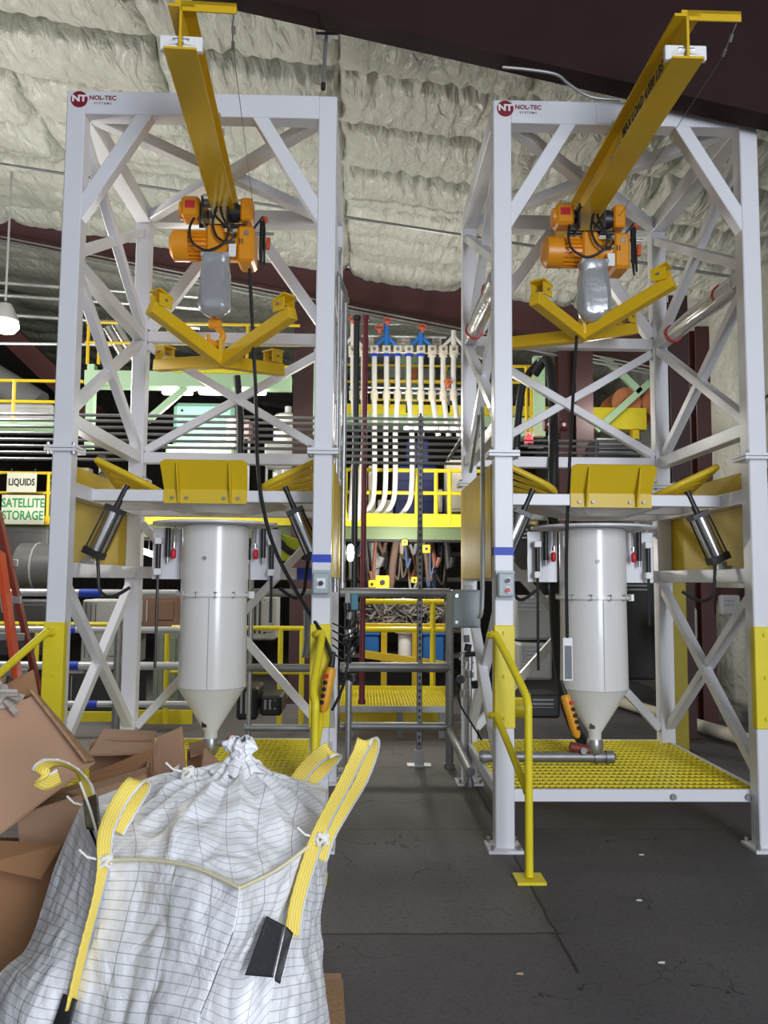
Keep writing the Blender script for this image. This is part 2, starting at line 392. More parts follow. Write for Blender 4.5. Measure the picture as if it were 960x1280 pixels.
for k, (dz, yy) in enumerate(((-.05, 10.80), (-.10, 10.80), (-.155, 10.78))):
    a = at(40, 301, 10.8); b = at(575, 408, 10.8); s = (b.z-a.z)/(b.x-a.x)
    g = MB(); g.tube([(-7.3, yy, a.z+s*(-7.3-a.x)+dz+.02), (4.3, yy, a.z+s*(4.3-a.x)+dz+.02)], .016, 8)
    tag(g.build('roof_conduit', GALVD), ['upper', 'middle', 'lowest'][k]+' grey conduit strapped under the far red rafter', 'conduit', 'conduits along the far rafter')
# columns
def column(x0, x1, Y, ztop, m, label, name='steel_column'):
    a = at(x0, 700, Y).x; b = at(x1, 700, Y).x; c = (a+b)/2; w_ = (b-a); t = thing(name, label, 'column', (c, Y, 0))
    MB().box((-w_/2, -.015, 0), (w_/2, 0, ztop)).box((-w_/2, w_, 0), (w_/2, w_+.015, ztop)).build('flange', m, t)
    MB().box((-.008, 0, 0), (.008, w_, ztop)).build('web', m, t)
    MB().box((-w_/2-.05, -.06, 0), (w_/2+.05, w_+.06, .02)).build('base_plate', m, t)
    return t
column(363, 390, 10.6, 5.2, REDDK, 'dark red column behind the left frame, beside the white tank')
column(700, 716, 10.7, 4.8, REDST, 'narrow red column behind the black hose of the right frame')
column(722, 744, 10.4, 4.7, REDDK, 'broad dark column between the narrow red column and the orange drums')
column(842, 866, 8.2, 4.5, REDDK, 'dark red column just right of the rear post of the right frame')
column(875, 893, 9.2, 4.5, REDST, 'red column standing against the quilted wall')
a = at(0, 350, 13); b = at(95, 440, 13)
g = MB(); g.bar((a.x-1.5, 13, a.z+.7), at(118, 520, 13), .42, .3)
tag(g.build('sloping_red_girder', REDST), 'wide dark red girder sloping down behind the left front post', 'beam')
for k, (y0, y1) in enumerate(((352, 358), (368, 372), (392, 396))):
    g = MB(); g.tube([at(-60, y0-3, 10.2), at(250, y1+14, 10.2)], .022, 8)
    tag(g.build('overhead_pipe', GALV), ['thin pipe under the red rafter at far left, highest of three', 'thin pipe under the red rafter at far left, middle of three', 'thin pipe under the red rafter at far left, lowest of three'][k], 'pipe')
g = MB(); g.tube([at(-40, 429, 11), at(150, 431, 11)], .02, 8); tag(g.build('lamp_rail', PIPEW), 'thin white rail below the high bay lamp at far left', 'rail')
# high bay lamp
t = thing('high_bay_lamp', 'glowing white high bay lamp hanging at far left', 'lamp', at(6, 398, 9.0))
MB().lathe((0, 0, 0), [(.02, .17), (.07, .16), (.10, .10), (.15, -.02), (.145, -.03)], 24).build('lamp_shade', GREYM, t)
MB().lathe((0, 0, 0), [(.14, -.03), (.155, -.09), (.11, -.15), (.01, -.17)], 24).build('bulb_lens', GLOWW, t)
MB().cyl((0, 0, .2), (0, 0, 2.3), .012, 6).build('stem', GREYM, t)

# ------------------------------------------------------------------ the two bag unloader frames (local: x across, y back from the front face, z up)
HX = .827; PW = .112; HT = 4.535; DY = 1.68; ZF = 2.315
FY = 4.87; CXL = -1.018; CXR = 1.604
def frame(cx, label):
    t = thing('unloader_frame', label, 'frame', (cx, FY, 0))
    for sx in (-1, 1):
        for sy in (0, 1):
            x = sx*(HX-PW/2); y = PW/2 if sy == 0 else DY-PW/2
            p = MB().box((x-PW/2, y-PW/2, .015), (x+PW/2, y+PW/2, HT)).build('post', WHITE, t, .006)
            MB().box((x-.10, y-.10, 0), (x+.10, y+.10, .018)).build('base_plate', WHITE, p)
            for bx, by in ((-1, -1), (1, -1), (-1, 1), (1, 1)):
                MB().cyl((x+bx*.078, y+by*.078, .018), (x+bx*.078, y+by*.078, .045), .012, 6).build('anchor_bolt', GALV, p)
            MB().box((x-.092, y-.092, ZF-.018), (x+.092, y+.092, ZF-.002)).box((x-.092, y-.092, ZF+.002), (x+.092, y+.092, ZF+.018)).build('splice_flange', WHITE, p)
            for bx in (-1, 1):
                MB().cyl((x+bx*.075, y-.075, ZF-.034), (x+bx*.075, y-.075, ZF+.034), .010, 6).build('flange_bolt', GALV, p)
    xi = HX-PW
    def beam(n, p, q, w_, h=None, up=(0, 0, 1), m=WHITE): return MB().bar(p, q, w_, h, up).build(n, m, t, .004)
    zt = HT-.074; ym = PW/2; yb = DY-PW/2; xm = HX-PW/2
    beam('top_beam', (-xi, ym, zt), (xi, ym, zt), PW, .148)
    beam('top_beam', (-xi, yb, zt), (xi, yb, zt), PW, .12)
    for s in (-1, 1): beam('top_beam', (s*xm, PW, zt), (s*xm, DY-PW, zt), PW, .13)
    # plan bracing under the roof of the frame
    for s in (-1, 1):
        beam('plan_brace', (s*xi, PW, zt-.02), (s*.03, DY/2, zt-.02), .075)
        beam('plan_brace', (s*xi, DY-PW, zt-.02), (s*.03, DY/2, zt-.02), .075)
        beam('knee_brace', (s*(xi+.035), ym-.008, 3.745), (s*(xi-.385), ym-.008, HT-.10), .085, .085, (0, 1, 0))
        # side bracing, upper and middle bays
        x = s*xm; zm = 3.47; zl = 2.50
        beam('side_beam', (x, PW, zm), (x, DY-PW, zm), .085)
        beam('side_beam', (x, PW, zl), (x, DY-PW, zl), .085)
        beam('side_brace', (x+.012, PW, HT-.20), (x+.012, DY-PW, zm+.06), .062)
        beam('side_brace', (x-.012, PW, zm+.08), (x-.012, DY-PW, HT-.22), .062)
        beam('side_brace', (x+.012, PW, zm-.06), (x+.012, DY-PW, zl+.06), .062)
        beam('side_brace', (x-.012, PW, zl+.06), (x-.012, DY-PW, zm-.06), .062)
        beam('rear_brace', (s*xi, yb, zm+.06), (s*.10, yb, HT-.14), .085, .085, (0, 1, 0))
        # lower bay
        beam('side_beam', (x, PW, 2.085), (x, DY-PW, 2.085), .09)
        beam('side_beam', (x, PW, 1.60), (x, DY-PW, 1.60), .09)
        beam('side_brace', (x+.012, PW, 1.50), (x+.012, DY-PW, .45), .062)
        beam('side_brace', (x-.012, PW, .45), (x-.012, DY-PW, 1.50), .062)
        # sheet guards on the outside
        MB().box((s*(HX+.001) if s > 0 else -HX-.007, .10, 1.57), (s*(HX+.007) if s > 0 else -HX-.001, DY-.05, 2.265)).build('side_guard_sheet', YELP, t)
    beam('rear_beam', (-xi, yb, 3.47), (xi, yb, 3.47), .085)
    beam('rear_beam', (-xi, yb, 2.50), (xi, yb, 2.50), .085)
    beam('rear_beam', (-xi, yb, 2.085), (xi, yb, 2.085), .09)
    beam('rear_beam', (-xi, yb, 1.60), (xi, yb, 1.60), .09)
    for dy, (za, zb_) in ((-.012, (3.40, 2.56)), (.012, (2.56, 3.40)), (-.013, (1.98, .42)), (.013, (.42, 1.98))):
        beam('rear_brace', (-xi, yb+dy, za), (xi, yb+dy, zb_), .062, .062, (0, 1, 0))
    beam('front_cross_beam', (-xi-.02, .47, 2.085), (xi+.02, .47, 2.085), .08, .075)
    beam('front_cross_beam', (-xi-.02, 1.12, 2.085), (xi+.02, 1.12, 2.085), .07, .07)
    # deck pan with the round bag opening
    g = MB(); n = 32; vs = []; R0 = .215
    for k in range(n):
        a_ = 2*pi*k/n+pi/4; c_, s_ = cos(a_), sin(a_); q = max(abs(c_), abs(s_))
        vs += [V(c_*R0, .84+s_*R0, 2.0), V(c_/q*.46, .84+s_/q*.33, 2.075)]
    g.add(vs, [(2*k, 2*k+1, (2*k+3) % (2*n), (2*k+2) % (2*n)) for k in range(n)])
    dk = g.build('deck_pan', mat('pan_paint', (.66, .62, .56), .35, var=.08), t); md = dk.modifiers.new('s', 'SOLIDIFY'); md.thickness = .006
    # yellow guide lip on the front cross beam
    lip = MB(); lip.box((-.265, .415, 2.035), (.265, .43, 2.125))
    lip.prism([(-.265, .425, 2.12), (.265, .425, 2.12), (.275, .33, 2.285), (.245, .32, 2.30), (-.245, .32, 2.30), (-.275, .33, 2.285)], (0, .012, .006))
    lp = lip.build('guide_lip', YEL, t)
    for sx in (-.165, .165):
        MB().prism([(sx-.006, .415, 2.04), (sx-.006, .322, 2.285), (sx-.006, .42, 2.13)], (.012, 0, 0)).prism([(sx-.006, .395, 2.04), (sx-.006, .415, 2.04), (sx-.006, .33, 2.29), (sx-.006, .31, 2.28)], (.012, 0, 0)).build('gusset', YEL, lp)
        for bx in (-.045, .045): MB().cyl((sx+bx, .40, 2.07), (sx+bx, .415, 2.07), .011, 8).build('bolt', GALVD, lp)
    # hinged bag paddles with their air cylinders
    for s in (-1, 1):
        pd = MB(); c = V(s*.52, .60, 0)
        def pp(a_, b_): return V(s*(.33+a_*.36), .40+b_*.46, 2.135+a_*.17-b_*(.02+.10*a_))
        loop = [pp(1, 0), pp(.5, 0), pp(.25, .02), pp(.08, .15), pp(0, .5), pp(.08, .85), pp(.25, .98), pp(.5, 1), pp(1, 1)]
        pd.tube(smooth(loop, 4), .021, 10); pd.tube([pp(1, 0), pp(1, 1)], .021, 10)
        po = pd.build('bag_paddle', YEL, t)
        for q in (.26, .5, .74): MB().tube([pp(.03, q), pp(1, q)], .016, 8).build('paddle_bar', YEL, po)
        ca = V(s*.575, .44, 1.995); cb = V(s*.70, .44, 1.715)
        MB().cyl(ca, cb, .052, 20).build('air_cylinder', STEEL, t)
        cyl_o = t.children[-1]; d = (cb-ca).normalized()
        ea = MB(); ea.bar(ca-d*.012, ca+d*.02, .115, .115, (0, 1, 0)).build('end_cap', BLKP, cyl_o); MB().bar(cb-d*.02, cb+d*.025, .125, .115, (0, 1, 0)).build('end_cap', BLKP, cyl_o)
        px = d.cross(V(0, 1, 0)).normalized()
        for a1 in (-1, 1):
            for a2 in (-1, 1): MB().cyl(ca+px*a1*.047+V(0, a2*.047, 0), cb+px*a1*.050+V(0, a2*.050, 0), .006, 6).build('tie_rod', BLKP, cyl_o)
        MB().cyl(cb, cb+d*.06, .013, 8).build('pivot_rod', GALVD, cyl_o)
        MB().cyl(ca-d*.01, ca-d*.17, .020, 10).build('rod_clevis', BLKP, cyl_o)
        q = cb+d*.075; MB().box((q.x-.045, q.y-.04, 1.645), (q.x+.045, q.y+.04, 1.665)).box((q.x-.02, q.y-.02, 1.66), (q.x+.02, q.y+.02, 1.69)).build('pivot_bracket', GALV, cyl_o)
        MB().tube(smooth([cb+V(-s*.03, -.03, 0), cb+V(-s*.045, -.05, -.12), cb+V(-s*.06, -.05, -.24), cb+V(-s*.12, 0, -.28), cb+V(-s*.22, .05, -.22)], 6), .011, 8).build('air_hose', BLK, cyl_o)
    # yellow lower post guards at the front posts
    for s in (-1, 1):
        x = s*(HX-PW/2); gd = MB().box((x-PW/2-.004, -.012, .70), (x+PW/2+.004, .05, 1.295)).build('post_guard', YELS, t, .004)
        for z in (.76, 1.0, 1.25): MB().cyl((x, -.012, z), (x, -.024, z), .012, 8).build('guard_bolt', YELS, gd)
    return t
frL = frame(CXL, 'left tall white steel bag unloader frame, behind the crumpled white bag')
frR = copy_tree(frL); frR.location = (CXR, FY, 0); frR['label'] = 'right tall white steel bag unloader frame, standing in front of the open concrete floor'
# logo plate (painted on the left end of each top beam)
def logo(t):
    M0 = Matrix.Translation((-HX+.075, -.0012, HT-.058))
    disc = MB(); disc.cyl((-HX+.075, -.0004, HT-.058), (-HX+.075, -.002, HT-.058), .052, 40)
    d = disc.build('logo_disc', MAROON, t)
    text('NT', .056, Matrix.Translation((-HX+.075, -.0025, HT-.054)) @ FACE, TWHITE, d, 'logo_letters', .0005, .0025, 1.15)
    text('NOL-TEC', .039, Matrix.Translation((-HX+.218, -.0012, HT-.047)) @ FACE, MAROON, t, 'maker_name', .0006, .0012)
    text('S Y S T E M S', .019, Matrix.Translation((-HX+.218, -.0012, HT-.082)) @ FACE, MAROON, t, 'maker_name', .0006, .0003)
logo(frL); logo(frR)
# painted blue tape bands
def band(t, x, z0, z1):
    MB().box((x-PW/2-.002, -.002, z0), (x+PW/2+.002, PW+.002, z1)).build('blue_tape_band', BTAPE, t)
band(frL, HX-PW/2, at(404, 703, FY).z, at(404, 693, FY).z)
band(frR, -HX+PW/2, at(629, 694, FY).z, at(629, 684, FY).z)
yb_ = DY-PW/2
MB().box((.50, yb_-.048, 1.553), (.62, yb_+.048, 1.647)).build('blue_tape_band', BTAPE, frL)
# clear wrap with red tape on the middle side beams of the right frame
for s in (-1, 1):
    x = s*(HX-PW/2)
    wr = MB().tube([(x, .2, 3.47), (x, .5, 3.46), (x, .9, 3.475), (x, 1.35, 3.47)], [.064, .068, .064, .062], 12).build('plastic_wrap', mat('milky_wrap', (.68, .68, .67), .15, var=.1, vs=10, bump=.4, bs=15, coat=.6), frR)
    for y in (.42, 1.28): MB().tube([(x, y, 3.47), (x, y+.03, 3.47)], .072, 12).build('red_tape', RED, wr)

# ------------------------------------------------------------------ monorail beams
BZ0 = 4.14; BZ1 = 4.375
def monorail(p0, p1, label, words_side):
    p0 = V(p0); p1 = V(p1); d = (p1-p0).normalized(); L_ = (p1-p0).length; ang = math.atan2(d.y, d.x)-pi/2
    t = thing('monorail_beam', label, 'beam', p0, rz=ang)
    MB().box((-.08, 0, BZ0), (.08, L_, BZ0+.012)).build('bottom_flange', YELB, t)
    MB().box((-.065, 0, BZ1-.014), (.065, L_, BZ1)).build('top_flange', YELB, t)
    MB().box((-.006, 0, BZ0+.01), (.006, L_, BZ1-.012)).build('web', YELB, t)
    es = MB(); es.box((-.105, .03, BZ0+.014), (-.007, .06, BZ0+.09)).box((.007, .03, BZ0+.014), (.105, .06, BZ0+.09)); es.prism([(-.09, .029, BZ0+.035), (-.012, .015, BZ0+.04), (-.012, .015, BZ0+.065), (-.05, .026, BZ0+.07)], (0, .012, 0)); es.prism([(.09, .029, BZ0+.035), (.012, .015, BZ0+.04), (.012, .015, BZ0+.065), (.05, .026, BZ0+.07)], (0, .012, 0))
    e = es.build('end_stop', TWHITE, t, .004); MB().cyl((-.04, .03, BZ0+.062), (.04, .03, BZ0+.062), .012, 8).build('bolt', GALV, e)
    arm = MB().box((-.03, .0, BZ1+.001), (.27, .045, BZ1+.018)).box((.0, .0, BZ1-.035), (.27, .008, BZ1+.018)).build('cable_arm', YELB, t)
    # hanger clips and bolts where the beam is bolted up under the frame
    hy = FY-p0.y
    for dy in (-.03, .14):
        MB().box((-.075, hy+dy-.03, BZ1), (.075, hy+dy+.05, HT-.149)).build('hanger_clip', WHITE, t)
    for sx in (-1, 1):
        for dy in (-.02, .14):
            b_ = MB().cyl((sx*.008, hy+dy, BZ0+.10), (sx*.030, hy+dy, BZ0+.10), .017, 6).build('web_bolt', GALV, t)
    MB().box((-.16, hy-.005, BZ1+.02), (-.07, hy-.001, BZ1+.13)).build('hanger_plate', WHITE, t)
    if words_side:
        M = Matrix.Translation((-.0075, .66, BZ1-.062)) @ Matrix.Rotation(-pi/2, 4, 'Z') @ FACE
        text('MAX LOAD 4,000 LBS', .085, M, INKB, t, 'load_lettering', .0006, .0025, .86)
    # festoon wire
    top = V(.255, .02, BZ1-.03)
    MB().tube([top, (.245, .06, BZ1-.07), (.24, .16, BZ1-.12)], .004, 6).tube([(.25, .06, BZ1-.06), (.248, .085, BZ1-.085)], .010, 6).tube([(.243, .12, BZ1-.10), (.24, .15, BZ1-.118)], .009, 6).build('wire_clip', GALVD, arm)
    MB().tube([(.24, .16, BZ1-.12), (.20, L_-.1, BZ0-.06)], .0022, 5).build('guide_wire', GALVD, arm)
    return t
monorail((-.925, 3.86, 0), (-1.06, 6.60, 0), 'yellow hoist beam reaching over the bag from the top of the left frame', False)
monorail((1.585, 3.84, 0), (1.575, 6.60, 0), 'yellow hoist beam with black load lettering on the right frame', True)

# ------------------------------------------------------------------ chain hoists (local origin: beam axis, z = bottom flange underside)
def hoist(loc, label):
    t = thing('chain_hoist', label, 'hoist', loc)
    for s in (-1, 1):
        sp = MB().box((s*.088-.006, -.14, -.10), (s*.088+.006, .14, .07)).build('trolley_plate', BLKP, t)
        for y in (-.09, .09): MB().cyl((s*.08, y, .038), (s*.03, y, .038), .030, 16).build('trolley_wheel', GALVD, sp)
    MB().cyl((-.13, 0, -.085), (.20, 0, -.085), .016, 10).build('trolley_axle', BLKP, t)
    m1 = MB().box((-.245, -.10, -.065), (-.115, .05, .095)).build('trolley_motor', ORG, t, .02)
    MB().cyl((-.26, -.025, .012), (-.243, -.025, .012), .065, 20).build('motor_cover', ORG, m1)
    MB().box((-.215, -.1015, .0), (-.145, -.1, .055)).build('red_label', RED, m1)
    MB().cyl((-.115, -.02, .02), (-.09, -.02, .02), .05, 16).build('motor_neck', BLKP, m1)
    m2 = MB().box((.17, -.09, -.075), (.255, .06, .09)).build('brake_housing', ORG, t, .012)
    MB().cyl((.09, -.015, .005), (.17, -.015, .005), .058, 20).cyl((.105, -.015, .005), (.15, -.015, .005), .07, 20).build('brake_drum', BLKP, m2)
    # main hoist motor with cooling fins
    mm = MB().cyl((-.30, 0, -.235), (-.19, 0, -.235), .110, 28).cyl((-.325, 0, -.235), (-.30, 0, -.235), .075, 28, .110).build('hoist_motor', ORG, t)
    fn = MB().cyl((-.19, 0, -.235), (-.06, 0, -.235), .088, 24)
    for k in range(20):
        a = 2*pi*k/20; fn.bar((-.19, cos(a)*.096, -.235+sin(a)*.096), (-.06, cos(a)*.096, -.235+sin(a)*.096), .006, .024, (0, cos(a), sin(a)))
    fn.build('cooling_fins', ORG, mm)
    MB().box((-.06, -.105, -.335), (.055, .10, -.115)).build('gear_block', ORG, t, .014)
    MB().cyl((.05, 0, -.235), (.17, 0, -.235), .098, 24).build('gear_drum', ORG, t)
    gb = MB().box((.155, -.12, -.385), (.275, .11, -.125)).build('gear_case', ORG, t, .02)
    MB().cyl((.222, -.1225, -.185), (.222, -.12, -.185), .020, 16).build('maker_plate', STEEL, gb)
    MB().box((.175, -.1235, -.262), (.182, -.119, -.225)).box((.192, -.1235, -.262), (.199, -.119, -.225)).build('black_mark', INKB, gb)
    MB().box((.105, -.135, -.31), (.15, -.131, -.36)).box((.105, -.136, -.355), (.155, -.131, -.27)).build('paper_tag', TWHITE, t)
    # chain container wrapped in plastic
    cg = MB(); prof = []
    n = 28
    rings = [(-.34, .096, .062), (-.375, .100, .066), (-.40, .094, .06), (-.50, .104, .068), (-.62, .112, .075), (-.70, .110, .074), (-.745, .092, .06), (-.775, .05, .035), (-.783, .01, .01)]
    vs = []; rings = rings[:3]+[tuple(q) for q in smooth([V(*r) for r in rings[2:]], 4)][1:]
    for z, rx, ry in rings:
        for k in range(n):
            a = 2*pi*k/n; e = .55
            x = math.copysign(abs(cos(a))**e, cos(a)); y = math.copysign(abs(sin(a))**e, sin(a))
            wv = 1+(.045*sin(6*a+z*7)+.03*sin(13*a-z*16+sin(z*20)))*(1 if -.72 < z < -.41 else .25)
            vs.append((.012+x*rx*wv, -.10+y*ry*wv, z))
    cg.add(vs, [(i*n+k, i*n+(k+1) % n, (i+1)*n+(k+1) % n, (i+1)*n+k) for i in range(len(rings)-1) for k in range(n)], True)
    cg.f += [tuple(range(n))[::-1]]; cg.sm += [False]
    cg.build('chain_container', GLOVE, t)
    MB().box((-.085, -.155, -.365), (.11, -.05, -.335)).build('container_rim', mat('rim_grey', (.42, .44, .45), .4), t, .004)
    # load hook
    hk = MB().tube(smooth([(0, .0, -.70), (0, .0, -.80), (.02, 0, -.83), (.052, 0, -.87), (.045, 0, -.925), (0, 0, -.945), (-.042, 0, -.92), (-.05, 0, -.875)], 5), [.014+.012*min(1, i/16) if i < 30 else .016 for i in range(36)], 10)
    hk.build('load_hook', ORG, t)
    MB().box((-.045, -.03, -.835), (.045, .03, -.765)).build('hook_block', ORG, t, .012)
    MB().tube([(0, 0, -.34), (0, 0, -.77)], .008, 6).build('load_chain', GALVD, t)
    # looping control cables
    c1 = MB().tube(smooth([(-.15, -.09, -.07), (-.17, -.13, -.16), (-.15, -.14, -.26), (-.07, -.15, -.32), (.0, -.15, -.315), (.08, -.15, -.26), (.10, -.15, -.17), (.06, -.14, -.08), (.04, -.12, .0), (.07, -.1, .04)], 5), .009, 8).build('control_cable', BLK, t)
    c2 = MB().tube(smooth([(.01, -.12, -.02), (-.01, -.14, -.12), (.02, -.15, -.22), (.08, -.15, -.26), (.13, -.14, -.24), (.15, -.13, -.20)], 5), .009, 8).build('control_cable', BLK, t)
    c3 = MB().tube(smooth([(.03, -.12, .03), (.0, -.13, -.05), (.05, -.15, -.12), (.11, -.15, -.17), (.13, -.14, -.19)], 5), .009, 8).build('control_cable', BLK, t)
    MB().cyl((.115, -.13, -.19), (.145, -.13, -.17), .020, 10).cyl((.115, -.13, -.24), (.145, -.13, -.24), .018, 10).build('cable_gland', GALVD, t)
    MB().cyl((.26, 0, -.135), (.40, 0, -.135), .011, 8).build('limit_rod', GALV, t)
    MB().tube(smooth([(.25, -.02, -.12), (.30, -.04, -.06), (.33, -.04, -.03), (.335, -.04, -.10)], 4), .008, 6).build('festoon_lead', BLK, t)
    MB().tube([(.32, -.03, -.06), (.315, -.04, -.30), (.32, -.04, -.41)], [.018, .014, .006], 8).tube([(.335, -.03, -.10), (.34, -.04, -.38)], .008, 6).build('hanging_strap', BLK, t)
    MB().cyl((.335, -.03, -.03), (.345, -.03, -.065), .02, 8).build('orange_clip', mat('clip_orange', (.75, .12, .03), .5), t); MB().cyl((.365, -.03, -.18), (.36, -.03, -.26), .016, 8).build('orange_clip', mat('clip_orange', (.75, .12, .03), .5), t)
    return t
aL = at(278, 262, 5.70); aR = at(728, 276, 5.70)
hL = hoist((aL.x-.03, 5.70, BZ0), 'orange electric chain hoist above the left hopper, bare hook showing')
hR = copy_tree(hL); hR.location = (1.585, 5.70, BZ0); hR['label'] = 'orange electric chain hoist above the right hopper, its chain bag touching the spreader'
for c in list(hR.children):
    if c.name.startswith('load_hook'): c.location.z = .10
    if c.name.startswith('hook_block'): c.location.z = .10
    if c.name.startswith('paper_tag'): c.location = (.0, 0, -.02)

# ------------------------------------------------------------------ spreader bars
def spreader(c, tips, label):
    t = thing('spreader_bar', label, 'spreader', c); c = V(c)
    for k, p in enumerate(tips):
        p = V(p)-c; q = V(0, 0, 0); ar = MB().bar(q, p, .075, .085).build('arm', YELB, t, .004)
        d = p.normalized(); r_ = V(d.y, -d.x, 0).normalized()
        e = p-d*.09
        hk = MB(); hk.bar(e+V(0, 0, .045)-r_*.045, e+V(0, 0, .13)-r_*.045, .10, .010, r_); hk.bar(e+V(0, 0, .045)+r_*.045, e+V(0, 0, .13)+r_*.045, .10, .010, r_)
        hk.bar(e-d*.06+V(0, 0, .135), e+d*.06+V(0, 0, .135), .11, .012)
        hk.build('loop_bracket', YELB, ar)
        MB().cyl(e-r_*.06+V(0, 0, .09), e+r_*.06+V(0, 0, .09), .010, 8).build('loop_pin', GALVD, ar)
    MB().box((-.012, -.06, .0), (.012, .06, .15)).build('lifting_lug', YELB, t)
    return t
cL = at(277, 452, 5.68); cR = at(728, 420, 5.68)
spreader(cL, [at(188, 384, 5.22), at(366, 391, 5.22), at(196, 457, 6.12), at(352, 463, 6.12)], 'yellow four armed spreader bar hanging empty from the hook of the left hoist')
spreader(cR, [at(668, 373, 5.22), at(842, 352, 5.26), at(612, 432, 6.05), at(792, 411, 6.10)], 'yellow four armed spreader bar right under the wrapped chain bag of the right hoist')

# ------------------------------------------------------------------ hoppers
def hopper(cx, label):
    cy = FY+.80; t = thing('hopper', label, 'hopper', (cx, cy, .36))
    z = lambda v: v-.36
    MB().lathe((0, 0, 0), [(.212, z(1.915)), (.226, z(1.90)), (.226, z(1.455))], 48).build('upper_body', WHITE2, t)
    MB().lathe((0, 0, 0), [(.222, z(1.44)), (.228, z(.835))], 48).build('lower_body', WHITE2, t)
    MB().lathe((0, 0, 0), [(.228, z(.833)), (.044, z(.535)), (.042, z(.47))], 48).build('cone', WHITE2, t)
    MB().lathe((0, 0, 0), [(.20, z(1.918)), (.42, z(1.918)), (.42, z(1.932)), (.20, z(1.932))], 48).build('top_plate', WHITE, t)
    cl = MB().lathe((0, 0, 0), [(.228, z(1.438)), (.252, z(1.438)), (.252, z(1.458)), (.228, z(1.458))], 48).build('clamp_ring', WHITE2, t)
    for k in range(12):
        a = 2*pi*k/12+.2; MB().cyl((cos(a)*.243, sin(a)*.243, z(1.430)), (cos(a)*.243, sin(a)*.243, z(1.470)), .010, 6).build('ring_bolt', GALV, cl)
    MB().box((.236, -.03, z(1.425)), (.275, .01, z(1.47))).build('ring_lug', WHITE2, cl)
    MB().bar((.006, -.2285, z(.84)), (.006, -.225, z(1.43)), .004, .002).build('weld_seam', GREYM, t)
    MB().cyl((-.03, -.222, z(1.69)), (-.03, -.232, z(1.69)), .013, 14).build('sight_plug', GALVD, t)
    MB().lathe((0, 0, 0), [(.05, z(.49)), (.056, z(.47)), (.056, z(.43)), (.048, z(.40)), (.03, z(.375))], 20).build('outlet_coupling', GALV, t)
    MB().box((-.05, -.075, z(.57)), (-.018, -.05, z(.66))).build('cone_vibrator', BLKP, t)
    # clamp boards beside the upper body
    for s in (-1, 1):
        bd = MB().box((s*.235 if s > 0 else -.44, .05, z(1.55)), (.44 if s > 0 else -.235, .062, z(1.90))).build('clamp_board', WHITE, t)
        MB().tube([(s*.275, -.02, z(1.91)), (s*.275, -.03, z(1.79))], .007, 6).tube([(s*.262, -.02, z(1.90)), (s*.262, -.02, z(1.80))], .006, 6).cyl((s*.275, -.03, z(1.795)), (s*.275, -.03, z(1.765)), .013, 10).build('toggle_clamp', STEEL, bd)
        MB().tube([(s*.278, -.03, z(1.755)), (s*.278, -.03, z(1.745)), (s*.279, -.03, z(1.70)), (s*.279, -.03, z(1.688))], [.011, .018, .018, .010], 12).build('red_grip', RED, bd)
        MB().cyl((s*.325, 0, z(1.90)), (s*.325, 0, z(1.70)), .018, 12).build('gas_spring', BLKP, bd)
        MB().cyl((s*.325, 0, z(1.70)), (s*.325, 0, z(1.66)), .010, 10).build('gas_spring_end', GALV, bd)
        sc = MB().cyl((s*.385, -.01, z(1.83)), (s*.385, -.01, z(1.60)), .017, 10).build('slide_rod', BLKP, bd)
        MB().cyl((s*.385, -.01, z(1.60)), (s*.385, -.01, z(1.26 if s > 0 else .95)), .010, 8).build('drop_rod', BLKP, bd)
        for zz in (1.81, 1.60): MB().box((s*.385-.025, -.035, z(zz)-.022), (s*.385+.025, .015, z(zz)+.022)).build('slide_block', TWHITE, bd, .004)
    return t
hpL = hopper(CXL+.005, 'glossy white cone bottomed hopper inside the left frame, outlet near the cardboard')
hpR = copy_tree(hpL); hpR.location = (CXR-.02, FY+.80, .36); hpR['label'] = 'glossy white cone bottomed hopper in the right frame, feeding a grey pipe'

# ------------------------------------------------------------------ grating platforms
def platform(cx, label):
    t = thing('grating_platform', label, 'platform', (cx, FY, 0))
    x0, x1, y0, y1, zt = -HX+.03, HX-.03, .13, DY-.02, .325
    fr = MB().box((-HX+.02, y0-.02, .255), (HX-.02, y0, zt)).box((-HX+.02, y0, .255), (HX-.02, y0+.04, .262)).build('front_channel', WHITE, t)
    for bx in (.25, .70): MB().cyl((bx-.0, y0-.02, .285), (bx, y0-.04, .285), .018, 10).build('bolt', GALVD, fr)
    MB().box((-HX+PW, y1, .255), (HX-PW, y1+.01, zt)).build('rear_channel', WHITE, t)
    for s in (-1, 1): MB().box((s*(HX-.045)-.012, y0+.01, .255), (s*(HX-.045)+.012, y1, zt)).build('side_channel', WHITE, t)
    g = MB(); n = 40; sx = (x1-x0-.06)/n
    for k in range(n+1): x = x0+.03+k*sx; g.box((x-.003, y0+.015, .306), (x+.003, y1-.01, .319))
    m = 17; sy = (y1-y0-.03)/m
    for k in range(m+1): y = y0+.015+k*sy; g.box((x0+.02, y-.008, .308), (x1-.02, y+.008, .322))
    g.build('grating', YELS, t)
    for x in (-.4, .4): MB().box((x-.03, y0+.02, 0), (x+.03, y0+.08, .28)).build('support_leg', GALVD, t) if False else None
    return t
plL = platform(CXL, 'yellow grating floor in the left frame, mostly hidden by cardboard and bag')
plR = copy_tree(plL); plR.location = (CXR, FY, 0); plR['label'] = 'yellow grating floor with white front channel inside the right frame'

